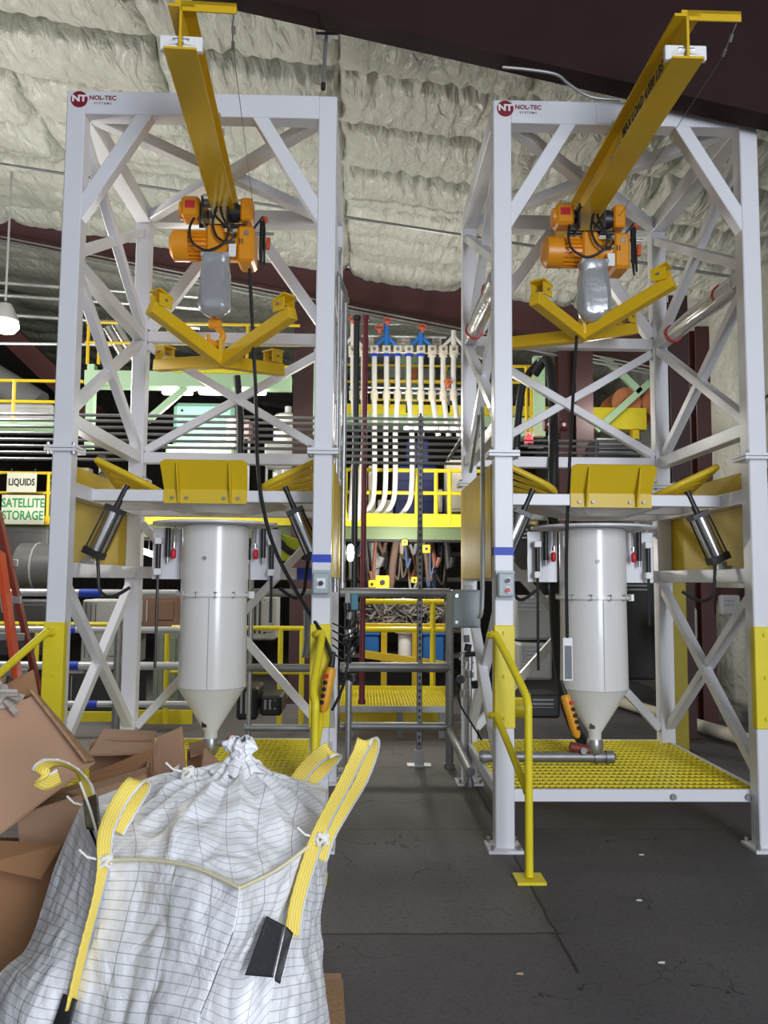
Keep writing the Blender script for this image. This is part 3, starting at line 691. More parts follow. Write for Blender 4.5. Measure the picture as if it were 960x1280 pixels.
# conveying pipe and valve under right hopper
t = thing('conveying_pipe', 'grey ribbed conveying pipe lying on the yellow grating under the right hopper', 'pipe', (0, 0, 0))
z0 = .372; py = FY+.80
MB().cyl((CXR+.06, py, z0), (.80, py, z0), .034, 16).build('pipe', GALVD, t)
for x in (CXR+.08, CXR-.0, .92, .84): MB().cyl((x-.03, py, z0), (x+.02, py, z0), .044, 16).build('coupling', GALVD, t)
MB().cyl((CXR+.06, py, z0), (CXR+.12, py-.0, z0), .044, 16, .02).build('end_cap', GALVD, t)
t = thing('shutoff_valve', 'small red shutoff valve beside the outlet of the right hopper', 'valve', (CXR-.13, py, .42))
MB().cyl((-.06, 0, .02), (.10, 0, -.01), .032, 14).build('valve_body', mat('valve_red', (.22, .03, .03), .5), t); MB().cyl((.02, 0, -.0), (.02, -.055, .0), .022, 12).build('port', GALVD, t)
t = thing('shutoff_valve', 'small pink red shutoff valve beside the outlet of the left hopper', 'valve', (CXL+.12, py, .46))
MB().cyl((-.07, 0, 0), (.06, 0, .01), .030, 14).build('valve_body', GALVD, t); MB().cyl((.03, -.03, .02), (.05, -.06, .02), .038, 12).build('handle', RED, t)

# ------------------------------------------------------------------ handrails, switch boxes, pendants
def handrail(x, label, s=1, leftward=0):
    t = thing('stair_handrail', label, 'handrail', (x, 0, 0))
    pts = [(-.02, FY-.015, 1.235), (.0, FY-.05, 1.24), (.02, FY-.08, 1.22), (.085+leftward, 4.50, .98), (.10+leftward, 4.43, .90), (.10+leftward, 4.42, .80), (.10+leftward, 4.42, .02)]
    MB().tube(smooth([(p[0]*s, p[1], p[2]) for p in pts], 5), .022, 12).build('rail', YELS, t)
    p2 = [(-.02, FY-.015, .775), (.0, FY-.05, .78), (.02, FY-.08, .76), (.08+leftward, 4.50, .50), (.095+leftward, 4.44, .44)]
    MB().tube(smooth([(p[0]*s, p[1], p[2]) for p in p2], 5), .020, 12).build('lower_rail', YELS, t)
    MB().box((s*(.10+leftward)-.075, 4.345, 0), (s*(.10+leftward)+.075, 4.495, .014)).build('foot_plate', YELS, t)
    return t
handrail(.775+PW/2-.07, 'bright yellow handrail on the left front post of the right frame', 1, .02)
handrail(CXL+HX-.065, 'bright yellow handrail in front of the right post of the left frame', 1, -.09)
handrail(CXL-HX+.035, 'yellow handrail stub bending left beside the orange ladder', -1, .10)
t = thing('switch_box', 'small grey switch box with one black knob on the left frame', 'switch box', at(402, 729, FY-.02))
MB().box((-.05, -.06, -.062), (.05, .02, .062)).build('housing', GREYE, t, .008); MB().box((-.025, -.063, -.03), (.025, -.06, .03)).build('face_plate', TWHITE, t)
MB().cyl((0, -.062, 0), (0, -.09, 0), .014, 14).build('knob', BLKP, t)
for s in (-1, 1): MB().box((-.055, -.02, s*.065-.012), (.055, .0, s*.065+.012)).build('mounting_lug', GREYE, t)
t = thing('switch_box', 'small grey switch box with black and red buttons on the right frame', 'switch box', at(631, 731, FY-.02))
MB().box((-.048, -.06, -.07), (.048, .02, .07)).build('housing', GREYE, t, .008)
for k, (dz, m_) in enumerate(((.025, BLKP), (-.03, RED))):
    MB().cyl((.006, -.06, dz), (.006, -.068, dz), .020, 16).build('button_ring', TWHITE, t); MB().cyl((.006, -.066, dz), (.006, -.085, dz), .014, 16).build('button', m_, t)
for s in (-1, 1): MB().box((-.055, -.02, s*.07-.012), (.055, .0, s*.07+.012)).build('mounting_lug', GREYE, t)
def pendant(p, q, label, side):
    p = V(p); q = V(q); t = thing('pendant_control', label, 'controller', p); d = q-p; u = d.normalized()
    MB().tube([V(0, 0, 0), d*.04, d*.12, d*.75, d*.93, d], [.018, .030, .032, .030, .026, .014], 10).build('housing', mat('pendant_yellow', (.80, .36, .02), .45), t)
    x = u.cross(V(0, 1, 0)).normalized()*side
    for k in range(5):
        c = d*(.2+.145*k)+x*.016+V(0, -.026, 0)
        MB().cyl(c, c+V(0, -.012, 0)+x*.004, .013, 10).build('push_button', RED if k == 0 else BLKP, t)
    MB().cyl(V(0, 0, 0), -u*.09, .020, 10, .011).build('cable_boot', BLK, t)
    return t
pendant(at(414, 834, 4.80), at(404, 890, 4.78), 'orange pendant control hanging in front of the left frame post', -1)
pendant(at(706, 868, 5.28), at(722, 922, 5.28), 'orange pendant control hanging before the right hopper cone', 1)
g = MB().tube(smooth([at(312, 336, 5.55), at(316, 420, 5.50), at(320, 500, 5.44), at(322, 580, 5.34), at(330, 640, 5.25), at(345, 690, 5.15), at(368, 735, 5.05), at(386, 765, 4.92), at(404, 795, 4.83), at(415, 822, 4.80)], 6), .0125, 8)
tag(g.build('pendant_cable', BLK), 'long black cable from the left hoist sweeping to its pendant', 'cable')
g = MB().tube(smooth([at(721, 418, 5.60), at(716, 500, 5.5), at(711, 600, 5.36), at(708, 700, 5.32), at(709, 798, 5.3)], 6), .0115, 8)
tag(g.build('pendant_cable', BLK), 'straight black cable hanging from the right hoist in front of its hopper', 'cable')
t = thing('cable_tag', 'grey and white tag hanging on the cable before the right hopper', 'tag', at(710, 824, 5.29))
MB().box((-.03, 0, -.135), (.03, .004, .135)).build('card', TWHITE, t); MB().box((-.022, -.002, -.125), (.024, 0, .085)).build('printed_field', mat('print_grey', (.16, .17, .20), .5, var=.5, vs=90), t)
g = MB().tube(smooth([at(660, 520, 7.0), at(652, 560, 6.9), at(668, 468, 7.0), at(684, 450, 6.9), at(691, 490, 6.75), at(692, 560, 6.45), at(691, 640, 6.35), at(692, 720, 6.3), at(695, 800, 6.25), at(703, 862, 6.15), at(716, 905, 6.05), at(735, 938, 5.85)][2:], 6), .040, 10)
tag(g.build('bulk_hose', BLK), 'thick black hose dropping behind the right frame beside its hopper', 'hose')
g = MB().tube(smooth([at(645, 560, 7.05), at(649, 510, 7.05), at(656, 475, 7.05), at(676, 450, 7.05)], 6), .033, 10)
tag(g.build('bulk_hose', BLK), 'thick black hose arching up left of the red beacon', 'hose')
g = MB().tube(smooth([at(672, 450, 6.95), at(684, 455, 6.95), at(690, 475, 6.95), at(692, 505, 6.95)], 6), .018, 8)
tag(g.build('vacuum_hose', HOSE), 'short white hose curling over the black hose arch', 'hose')
g = MB().tube(smooth([at(296, 470, 6.9), at(300, 520, 6.9), at(300, 570, 6.9)], 4), .032, 10)
tag(g.build('bulk_hose', BLK), 'thick black hose hanging behind the spreader bar of the left frame', 'hose')
g = MB().tube(smooth([at(434, 765, 6.6), at(418, 800, 4.9), at(430, 850, 4.92), at(425, 900, 4.95)][2:]+[at(417, 888, 4.9)], 4), .008, 8)
g = MB().tube(smooth([at(384, 762, 5.1), at(384, 800, 5.1), at(381, 822, 5.1)], 4), [.022]*9, 8)
tag(g.build('cable_sock', GALV), 'grey mesh cable grip hanging beside the left frame post', 'cable grip')
g = MB().tube(smooth([at(438, 775, 5.9), at(434, 830, 5.8), at(428, 860, 5.8), at(415, 888, 5.8)], 6), .010, 8)
tag(g.build('loose_cable', BLK), 'thin black cable looping down between the two frames', 'cable')

# guardrail of galvanised pipes behind the frames
GY = 7.0
def hpipe(x0, x1, y, Y, r, m, label, name='guard_rail', cat='rail', bands=()):
    t = thing(name, label, cat, at((x0+x1)/2, y, Y)); c = V(t.location); slope = ROLL
    a = at(x0, y, Y)-c; b = at(x1, y, Y)-c; a.z = b.z = 0
    MB().cyl(a, b, r, 12).build('pipe', m, t)
    for u, v in bands:
        p = at(u, y, Y)-c; q = at(v, y, Y)-c; p.z = q.z = 0; MB().cyl(p, q, r+.003, 12).build('blue_tape_band', BTAPE, t)
    return t
hpipe(-40, 222, 741, 7.1, .032, PIPEW, 'pale pipe rail with one blue tape band behind the left frame, highest', bands=((100, 128),))
hpipe(-40, 240, 787, 7.1, .028, PIPEW, 'pale pipe rail with blue tape behind the left frame, second from the top', bands=((85, 95),))
hpipe(-40, 245, 832, 7.1, .034, PIPEW, 'pale pipe rail with blue tape behind the left frame, third from the top', bands=((84, 99),))
hpipe(-40, 245, 880, 7.1, .028, PIPEW, 'pale pipe rail with blue tape behind the left frame, lowest', bands=((106, 122),))
hpipe(306, 396, 741, 6.9, .034, GALVD, 'dark pipe rail right of the left hopper, uppermost')
hpipe(306, 396, 835, 6.9, .034, GALVD, 'dark pipe rail right of the left hopper, middle one')
hpipe(306, 396, 910, 6.9, .03, GALV, 'dark pipe rail right of the left hopper, lowest')
hpipe(425, 562, 741, 7.0, .040, GALVD, 'dark grey pipe rail across the walkway between the frames, top one')
hpipe(425, 562, 834, 7.0, .040, GALVD, 'dark grey pipe rail across the walkway between the frames, middle one')
hpipe(425, 562, 908, 7.0, .034, GALVD, 'dark grey pipe rail across the walkway between the frames, lowest one')
def vpipe(x, y0, y1, Y, r, m, label, name='guard_post', cat='post', foot=False):
    a = at(x, y0, Y); b = at(x, y1, Y); b.x = a.x; b.z = max(b.z, 0); t = thing(name, label, cat, b)
    MB().cyl((0, 0, a.z-b.z), (0, 0, 0), r, 12).build('pipe', m, t)
    for q in (0.02, a.z-b.z-.02): MB().cyl((0, 0, q-.02), (0, 0, q+.02), r*1.35, 12).build('collar', m, t)
    if foot: MB().box((-.08, -.06, 0), (.08, .06, .012)).build('foot_plate', GALV, t)
    return t
vpipe(562, 741, 1000, 7.0, .034, GALV, 'galvanised upright at the right end of the walkway rails')
vpipe(436, 850, 1000, 6.9, .026, GALV, 'short galvanised upright at the left end of the walkway rails', foot=True)
vpipe(149, 775, 1000, 6.95, .034, GALV, 'galvanised upright beside the rear left post of the left frame')
vpipe(315, 700, 1000, 6.9, .020, GALV, 'thin galvanised upright right of the left hopper')
# perforated strut standing on the floor carrying the conduits
a = atz(524, 958, 0); t = thing('perforated_strut', 'slotted grey strut post standing in the walkway between the frames', 'post', a)
zt = at(524, 520, a.y).z
g = MB().box((-.022, 0, 0), (.022, .004, zt)).box((-.022, 0, 0), (-.018, .04, zt)).box((.018, 0, 0), (.022, .04, zt)); g.build('channel', GALVD, t)
g = MB(); k = .06
while k < zt: g.box((-.009, -.001, k), (.009, 0, k+.03)); k += .055
g.build('slots', BLKP, t); MB().box((-.10, -.04, 0), (.10, .08, .012)).box((-.04, -.012, 0), (.04, -.002, .14)).build('foot_bracket', GALV, t)
# conduit bank
CYB = 7.06
rows = [524, 531, 539, 547, 555, 563, 571, 579]
for k, y in enumerate(rows):
    a = at(520, y, CYB)
    x1 = at(592, y, CYB).x; g = MB().tube([(-5.2, CYB, a.z), (x1, CYB, a.z)], .0135, 8)
    tag(g.build('conduit', GALVD if k > 1 else GALV), 'long grey level conduit behind the left frame, '+ORD[k]+' from the top of eight', 'conduit', 'conduits of the level bank')
for k, y in enumerate([551, 558, 566, 573]):
    a = at(700, y, 7.3); g = MB().tube([(at(600, y, 7.3).x, 7.3, a.z), (at(806, y, 7.3).x, 7.3, a.z)], .011, 8)
    tag(g.build('conduit', GALVD), 'short dark level conduit behind the right frame, '+ORD[k]+' from the top of four', 'conduit', 'conduits behind the right frame')
# vertical pipes at the right flank of the left frame
vp = [(424, 310, 740, 5.9, .016, GALV, 'galvanised conduit hugging the right side of the left frame'),
      (432, 372, 735, 6.2, .020, GALV, 'galvanised conduit rising just right of the left frame, thicker one'),
      (446, 395, 780, 7.4, .028, BLKP, 'black vertical pipe in the gap between the frames'),
      (457, 395, 880, 7.6, .026, mat('maroon_pipe', (.16, .02, .03), .45), 'maroon vertical pipe in the gap between the frames')]
for a_ in vp: vpipe(*a_, name='riser_pipe', cat='pipe')
g = MB().tube(smooth([at(424, 310, 5.9), at(424, 345, 5.9), at(431, 365, 6.1), at(432, 378, 6.2)], 5), .018, 8); tag(g.build('conduit_bend', GALV), 'bent conduit offset high beside the left frame', 'conduit')
g = MB().tube(smooth([at(588, 590, 6.0), at(598, 525, 5.6), at(601, 516, 5.4), at(603, 530, 5.2), at(603, 740, 4.95), at(598, 772, 4.95)], 5), .014, 8)
tag(g.build('conduit_run', GALV), 'thin conduit running down outside the right frame to the grey box', 'conduit')
g = MB().tube([at(600, 512, 6.4), at(560, 575, 7.0)], .015, 8); tag(g.build('conduit_run', GALVD), 'dark conduit slanting down to the left of the right frame', 'conduit')
g = MB().tube([at(716, 470, 8.2), at(716, 560, 8.2)], .02, 8)
# electrical enclosures near the right frame
t = thing('junction_box', 'light grey hinged junction box left of the right frame', 'electrical box', at(582, 761, 5.7))
MB().box((-.095, -.02, -.13), (.10, .10, .13)).build('housing', GREYE, t, .006); MB().box((-.085, -.035, -.12), (.09, -.02, .12)).build('door', GREYE, t, .004)
for s in (-.09, .09): MB().box((-.075, -.04, s-.01), (-.055, -.034, s+.01)).build('latch', STEEL, t)
t = thing('air_filter_regulator', 'cluster of metal fittings and gauges under the grey junction box', 'air regulator', at(583, 830, 5.75))
for k in range(7):
    a = V(random.uniform(-.03, .05), random.uniform(-.04, .04), .20-.062*k)
    MB().cyl(a, a+V(random.uniform(-.01, .01), 0, -.05), .020+.01*random.random(), 10).build('fitting', [GALVD, BLKP, STEEL, GALV][k % 4], t)
MB().cyl((-.045, -.03, -.1), (-.045, -.05, -.1), .03, 16).cyl((-.05, 0, .06), (.06, 0, .07), .018, 8).build('gauge', BLKP, t)
t = thing('air_filter_regulator', 'cluster of dark fittings and cables beside the switch box of the left frame', 'air regulator', at(437, 800, 5.9))
for k in range(9):
    a = V(random.uniform(-.035, .035), random.uniform(-.04, .04), .26-.062*k)
    MB().cyl(a, a+V(random.uniform(-.01, .01), 0, -.05), .018+.016*random.random(), 10).build('fitting', [BLKP, GALVD, BLKP, STEEL][k % 4], t)
for k in range(5):
    MB().tube(smooth([(-.12, -.05, .12-.05*k), (-.03, -.09, .09-.055*k), (.05, -.06, .12-.04*k), (.06, 0, .16-.04*k)], 5), .006, 6).build('air_line', BLK, t)
t = thing('valve_block', 'pale blue and grey valve block beside the switch box of the left frame', 'valve', at(440, 752, 6.0))
MB().box((-.05, -.03, -.05), (-.012, .03, .075)).build('regulator_bowl', GREYM, t, .006); MB().box((-.008, -.03, -.06), (.045, .03, .06)).build('valve_body', mat('dusty_blue', (.06, .22, .30), .5), t, .006)
t = thing('pipe_stand', 'galvanised stand pipe with clamp in front of the left edge of the right frame', 'pipe stand', atz(587, 984, 0))
MB().cyl((0, 0, 0), (0, 0, .88), .019, 12).build('pipe', GALV, t)
MB().cyl((0, 0, .82), (0, 0, .86), .034, 12).cyl((0, 0, .88), (0, 0, 1.02), .026, 12).cyl((-.05, 0, .93), (.03, 0, .93), .012, 8).build('clamp', STEEL, t); MB().lathe((0, 0, 0), [(.03, 0), (.035, .03), (.02, .07)], 12).build('foot', GALVD, t)
g = MB().tube(smooth([at(570, 850, 5.8), at(575, 880, 5.7), at(590, 905, 5.5), at(602, 925, 5.4)], 5), .007, 6); tag(g.build('loose_cable', BLK), 'thin black cable curling behind the galvanised stand pipe', 'cable')
g = MB().tube([at(562, 912, 7.0), at(588, 965, 5.75)], .034, 10); tag(g.build('low_rail', GALVD), 'low dark rail running forward along the left side of the right frame', 'rail')
t = thing('lamp_globe', 'small glowing white lamp between the frames', 'lamp', at(438, 691, 6.3))
MB().lathe((0, 0, 0), [(.01, -.065), (.022, -.05), (.03, 0), (.022, .05), (.01, .065)], 16).build('glass', GLOWT, t); MB().cyl((0, 0, -.065), (0, 0, -.20), .012, 8).build('neck', GALVD, t)

# ------------------------------------------------------------------ mezzanine, machinery behind
MY = 11.0
def deck(x0, x1, y0, y1, Y, dep, m, label, name='deck_beam', cat='beam'):
    return tag(pbox(x0, y0, x1, y1, Y, dep).build(name, m), label, cat)
def railing(x0, x1, ytop, ymid, ybot, posts, Y, m, label, r=.022, toe=None):
    """yellow guard railing standing on a raised deck"""
    a = at(x0, ytop, Y); b = at(x1, ytop, Y); zt = a.z; zm = at((x0+x1)/2, ymid, Y).z; zb = at((x0+x1)/2, ybot, Y).z; zt = at((x0+x1)/2, ytop, Y).z
    t = thing('guard_railing', label, 'railing', (a.x, Y, zb))
    W_ = b.x-a.x
    MB().cyl((0, 0, zt-zb), (W_, 0, zt-zb), r, 8).build('top_rail', m, t)
    MB().cyl((0, 0, zm-zb), (W_, 0, zm-zb), r, 8).build('middle_rail', m, t)
    for p in posts:
        x = at(p, ymid, Y).x-a.x; MB().cyl((x, 0, 0), (x, 0, zt-zb), r*1.1, 8).build('rail_post', m, t)
    if toe: MB().box((0, -.01, -toe), (W_, .02, .04)).build('toe_board', m, t)
    return t
deck(-60, 620, 655, 669, MY, 6, OGRN, 'olive green deck beam of the first gallery, spanning behind both frames')
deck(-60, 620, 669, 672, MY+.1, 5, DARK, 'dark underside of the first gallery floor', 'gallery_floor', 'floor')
railing(425, 600, 588, 616, 655, [432, 521, 545, 562, 585], MY-.02, YELS, 'bright yellow railing of the first gallery between the frames, before the blue machine', .026, -.0)
pbx = pbox(170, 643, 600, 655, MY-.04, .03); tag(pbx.build('toe_board', YELS), 'bright yellow toe board along the first gallery edge', 'toe board')
railing(-50, 95, 591, 616, 655, [-20, 60], MY, YEL, 'yellow railing of the first gallery at far left behind the signs', .02)
deck(-50, 66, 645, 655, MY-.04, .03, YEL, 'yellow toe board at far left under the signs', 'toe_board', 'toe board')
# blue machine on the gallery
zf = at(500, 655, MY).z
t = thing('blue_machine', 'large dark blue machine on the first gallery behind the yellow railing', 'machine', (at(515, 600, 12).x, 12, zf))
def rel(x0, y0, x1, y1, Y, dep, t, m, n, bev=.01):
    a = at(x0, y1, Y); b = at(x1, y0, Y); l = V(t.location)
    return MB().box((a.x-l.x, Y-l.y, a.z-l.z), (b.x-l.x, Y-l.y+dep, b.z-l.z)).build(n, m, t, bev)
rel(492, 582, 546, 655, 12, 1.0, t, BLUE, 'lower_cabinet', .03); rel(508, 550, 537, 582, 12.1, .6, t, BLUE, 'upper_cabinet', .03)
rel(545, 610, 558, 655, 12.1, .6, t, BLUE, 'side_cabinet', .03)
for yy in (600, 626): rel(496, yy, 542, yy+1.5, 11.99, .02, t, mat('seam_blue', (.006, .01, .08), .5), 'panel_seam', 0)
for i, (x0, y0, x1, y1, lb) in enumerate([(437, 582, 449, 655, 'narrow cream cabinet on the gallery, leftmost'), (450, 584, 459, 655, 'narrow cream cabinet on the gallery, second from left'), (460, 582, 470, 655, 'narrow cream cabinet on the gallery, third from left'), (472, 625, 491, 655, 'low cream box on the gallery beside the blue machine'), (558, 575, 590, 640, 'wide cream cabinet on the gallery right of the blue machine'), (545, 612, 553, 640, 'small cream canister hanging before the blue machine')]):
    t = thing('cream_cabinet', lb, 'cabinet', at((x0+x1)/2, y1, 11.4)); rel(x0, y0, x1, y1, 11.4, .35, t, CREAM, 'body', .01); rel(x0+2, y0+4, x1-2, y1-4, 11.38, .02, t, CREAM, 'door', .004)
# white transfer hoses and manifold
hx = [(441, 445), (454, 455), (468, 468), (483, 482), (497, 494), (511, 515), (526, 527), (540, 548), (554, 561), (567, 574)]
YM = 10.5
for k, (xa, xb) in enumerate(hx):
    pts = [at(xa, 444, YM), at(xa, 490, YM), at((xa*2+xb)/3, 510, YM), at((xa+2*xb)/3, 530, YM), at(xb, 545, YM)]
    if k in (2, 3, 4, 5): pts += [at(xb, 600, YM+.3), at(xb-4, 630, YM+.5), at(xb-22, 653, YM+.6)]
    elif k in (0, 1): pts += [at(xb-4, 600, YM+.3), at(xb-8, 653, YM+.5)]
    o = MB().tube(smooth(pts, 5), .035, 10).build('transfer_hose', HOSE)
    tag(o, ORD[k]+' from the left of ten white transfer hoses below the valve manifold', 'hose', 'row of white transfer hoses')
    fx = MB().cyl(at(xa, 489, YM)+V(0, 0, 0), at(xa, 500, YM), .05, 10).build('hose_coupling', CREAM, o)
    p = at(xa, 438, YM)
    t = thing('manifold_valve', ORD[k]+' from the left of ten cream valve bodies on the manifold', 'valve', p, 'row of manifold valves')
    MB().box((-.055, -.05, -.05), (.055, .05, .06)).build('valve_body', CREAM, t, .01)
    MB().cyl((0, 0, -.05), (0, 0, -.085), .055, 12).build('blue_collar', BTAPE if 2 <= k <= 6 else CREAM, t); MB().cyl((0, -.05, 0), (0, -.07, 0), .022, 10).build('port', GALVD, t)
def wye(xc, xl, xr, ytop, m, label):
    c = at(xc, 432, YM-.02); t = thing('branch_pipe', label, 'pipe', c)
    MB().cyl((0, 0, at(xc, ytop, YM).z-c.z), (0, 0, 0), .035, 10).build('riser', m, t)
    for x in (xl, xr): MB().tube([at(xc, 420, YM-.02)-c, at(x, 433, YM-.02)-c], .022, 8).build('branch', m, t)
    return t
wye(441, 430, 453, 402, HOSE, 'white three way branch pipe at the left end of the manifold')
wye(483, 468, 497, 403, VBLUE, 'bright blue three way branch pipe on the manifold, left of two')
wye(526, 512, 540, 417, VBLUE, 'bright blue three way branch pipe on the manifold, right of two')
wye(567, 554, 580, 414, HOSE, 'white three way branch pipe at the right end of the manifold')
for k, (x, y) in enumerate([(441, 399), (474, 410), (484, 401), (528, 409), (560, 478)]):
    lb = ['red hand valve above the left white branch pipe', 'red hand valve left of the first blue branch pipe', 'red hand valve on top of the left blue branch pipe', 'red hand valve on top of the right blue branch pipe', 'red hand valve low behind the right end of the manifold'][k]
    t = thing('hand_valve', lb, 'valve', at(x, y, YM-.05)); m_ = mat('valve_orange_red', (.55, .09, .04), .5)
    MB().tube([(cos(a*pi/6)*.05, -.03, sin(a*pi/6)*.03) for a in range(12)], .010, 6, closed=True).build('handwheel', m_, t); MB().cyl((0, -.03, 0), (0, .02, -.06), .022, 8).build('stem', m_, t)
for k, (x0, y0, x1, y1) in enumerate([(461, 420, 468, 434), (496, 420, 513, 440), (541, 420, 552, 438)]):
    t = thing('manifold_box', ['narrow cream control box behind the left of the manifold', 'wide cream control box between the blue branch pipes', 'ribbed cream control box right of the blue branch pipes'][k], 'control box', at((x0+x1)/2, y1, YM+.1)); rel(x0, y0, x1, y1, YM+.1, .1, t, CREAM, 'housing', .01)
    for q in range(3): rel(x0+2, y0+3+q*4, x1-2, y0+4+q*4, YM+.09, .015, t, GREYM, 'vent_slot', 0)
for k, (y, x0, x1, r, m_) in enumerate([(405, 452, 500, .012, GALV), (420, 452, 558, .018, GALV), (440, 452, 575, .014, GALV), (484, 436, 610, .018, GALV), (490, 436, 610, .018, GALV)]):
    a = at(x0, y, YM+.06); b = at(x1, y, YM+.06); b.z = a.z
    tag(MB().cyl(a, b, r, 8).build('manifold_support', m_), ['uppermost thin bar behind the manifold', 'second bar from the top behind the manifold', 'bar level with the cream valve bodies', 'upper of two bars behind the hose couplings', 'lower of two bars behind the hose couplings'][k], 'bar')
for k, x in enumerate((456, 515, 572)):
    a = at(x, 440, YM+.07); tag(MB().box((a.x-.02, a.y, a.z-.02), (a.x+.02, 11.74, a.z+.02)).box((a.x-.02, 11.70, at(x, 517, 11.75).z), (a.x+.02, 11.74, a.z+.02)).build('manifold_bracket', GALVD), ['left', 'middle', 'right'][k]+' grey bracket carrying the valve manifold off the upper gallery', 'bracket')
railing(430, 600, 457, 478, 509, [466, 485, 558, 590], 12.2, YEL, 'yellow railing on the upper gallery behind the white hoses', .02)
railing(466, 560, 476, 500, 509, [486], 11.6, YEL, 'short yellow railing just behind the white hoses', .02)
deck(425, 690, 508, 517, 11.7, .05, YELS, 'yellow edge strip of the upper gallery behind the hoses', 'edge_strip', 'toe board')
deck(425, 640, 517, 531, 11.75, .3, MGRN, 'pale green beam of the upper gallery behind the hoses')
deck(495, 522, 400, 510, 14, .3, MGRN, 'pale green column behind the valve manifold', 'steel_column', 'column')
t = thing('fluorescent_fixture', 'long lit fluorescent fixture under the white hoses', 'light fixture', at(540, 537, 10.9)); rel(505, 534, 592, 539, 10.9, .1, t, GLOWT, 'tube', .01)
for k, (x0, y0, x1, y1, m_) in enumerate([(487, 458, 505, 472, GREYM), (527, 460, 545, 476, GREYM), (508, 460, 522, 474, ORDR), (497, 478, 503, 505, WOOD)]):
    t = thing('stored_box', ['grey box on the upper gallery left of the copper drum', 'pale box on the upper gallery right of the copper drum', 'copper coloured drum on the upper gallery behind the hoses', 'wooden plank leaning behind the hoses'][k], 'box', at((x0+x1)/2, y1, 12.6)); rel(x0, y0, x1, y1, 12.6, .2, t, m_, 'body', .015)

ZG = at(500, 655, MY).z
def props(t, x0, x1, y0, y1, Y):
    """legs down to the gallery or hall floor, or hangers up to the gallery, whichever carries the thing"""
    a = at(x0, y1, Y); b = at(x1, y0, Y); l = V(t.location)
    for x in (a.x+.03, b.x-.03):
        if a.z > ZG: MB().box((x-l.x-.015, Y+.05-l.y, ZG-l.z), (x-l.x+.015, Y+.08-l.y, a.z-l.z)).build('stand_leg', GALVD, t)
        elif b.z > 1.2: MB().box((x-l.x-.01, Y+.05-l.y, b.z-l.z), (x-l.x+.01, Y+.07-l.y, ZG-.15-l.z)).build('hanger', GALVD, t)
        else: MB().box((x-l.x-.02, Y+.05-l.y, -l.z), (x-l.x+.02, Y+.09-l.y, a.z-l.z)).build('stand_leg', GALVD, t)
# left side upper gallery
UY = 9.6
deck(105, 363, 466, 481, UY, .25, MGRN, 'pale green beam of the upper gallery behind the left frame')
deck(215, 363, 457, 465, UY-.05, .04, YELS, 'yellow edge strip above the pale green beam behind the left frame', 'edge_strip', 'toe board')
deck(105, 118, 455, 560, UY+.02, .12, MGRN, 'pale green column left of the rear post of the left frame', 'steel_column', 'column')
deck(391, 398, 436, 545, UY+.3, .1, MGRN, 'narrow pale green column hidden by the right front post of the left frame', 'steel_column', 'column')
deck(412, 422, 400, 545, UY+.3, .1, MGRN, 'narrow pale green column right of the left frame', 'steel_column', 'column')
tag(MB().bar(at(184, 526, UY+.1), at(233, 484, UY+.1), .08, .06, (0, 1, 0)).build('diagonal_brace', MGRN), 'pale green diagonal brace left of the teal tank', 'brace')
tag(MB().bar(at(283, 484, UY+.1), at(300, 500, UY+.1), .08, .06, (0, 1, 0)).build('diagonal_brace', MGRN), 'short pale green brace right of the teal tank', 'brace')
railing(108, 375, 405, 430, 457, [110, 124, 210, 309], UY+.2, YEL, 'yellow railing on the upper gallery behind the left spreader bar', .018)
for k, (xa, ya, xb, yb_) in enumerate([(134, 410, 158, 452), (144, 406, 170, 450)]):
    tag(MB().cyl(at(xa, ya, UY+.6), at(xb, yb_, UY+.6), .06, 14).build('duct_tube', STEEL), ['slanting silver tube on the upper gallery, left of a pair', 'slanting silver tube on the upper gallery, right of a pair'][k], 'tube')
railing(-30, 104, 476, 502, 528, [17, 90], 9.9, YEL, 'yellow railing at far left above the conduit bank', .02)
deck(-40, 100, 528, 534, 9.9, .3, MGRN, 'pale green deck edge at far left above the conduits')
for k in range(3):
    t = thing('fluorescent_fixture', ['lit fluorescent tube left above the teal tank', 'lit fluorescent tube in the middle above the teal tank', 'lit fluorescent tube right above the teal tank'][k], 'light fixture', at(215+45*k, 489, 9.7)); rel(202+46*k, 486, 240+46*k, 492, 9.7, .08, t, GLOWT, 'tube', .01); rel(219+46*k, 480, 222+46*k, 487, 9.72, .03, t, GALVD, 'hanger', 0)
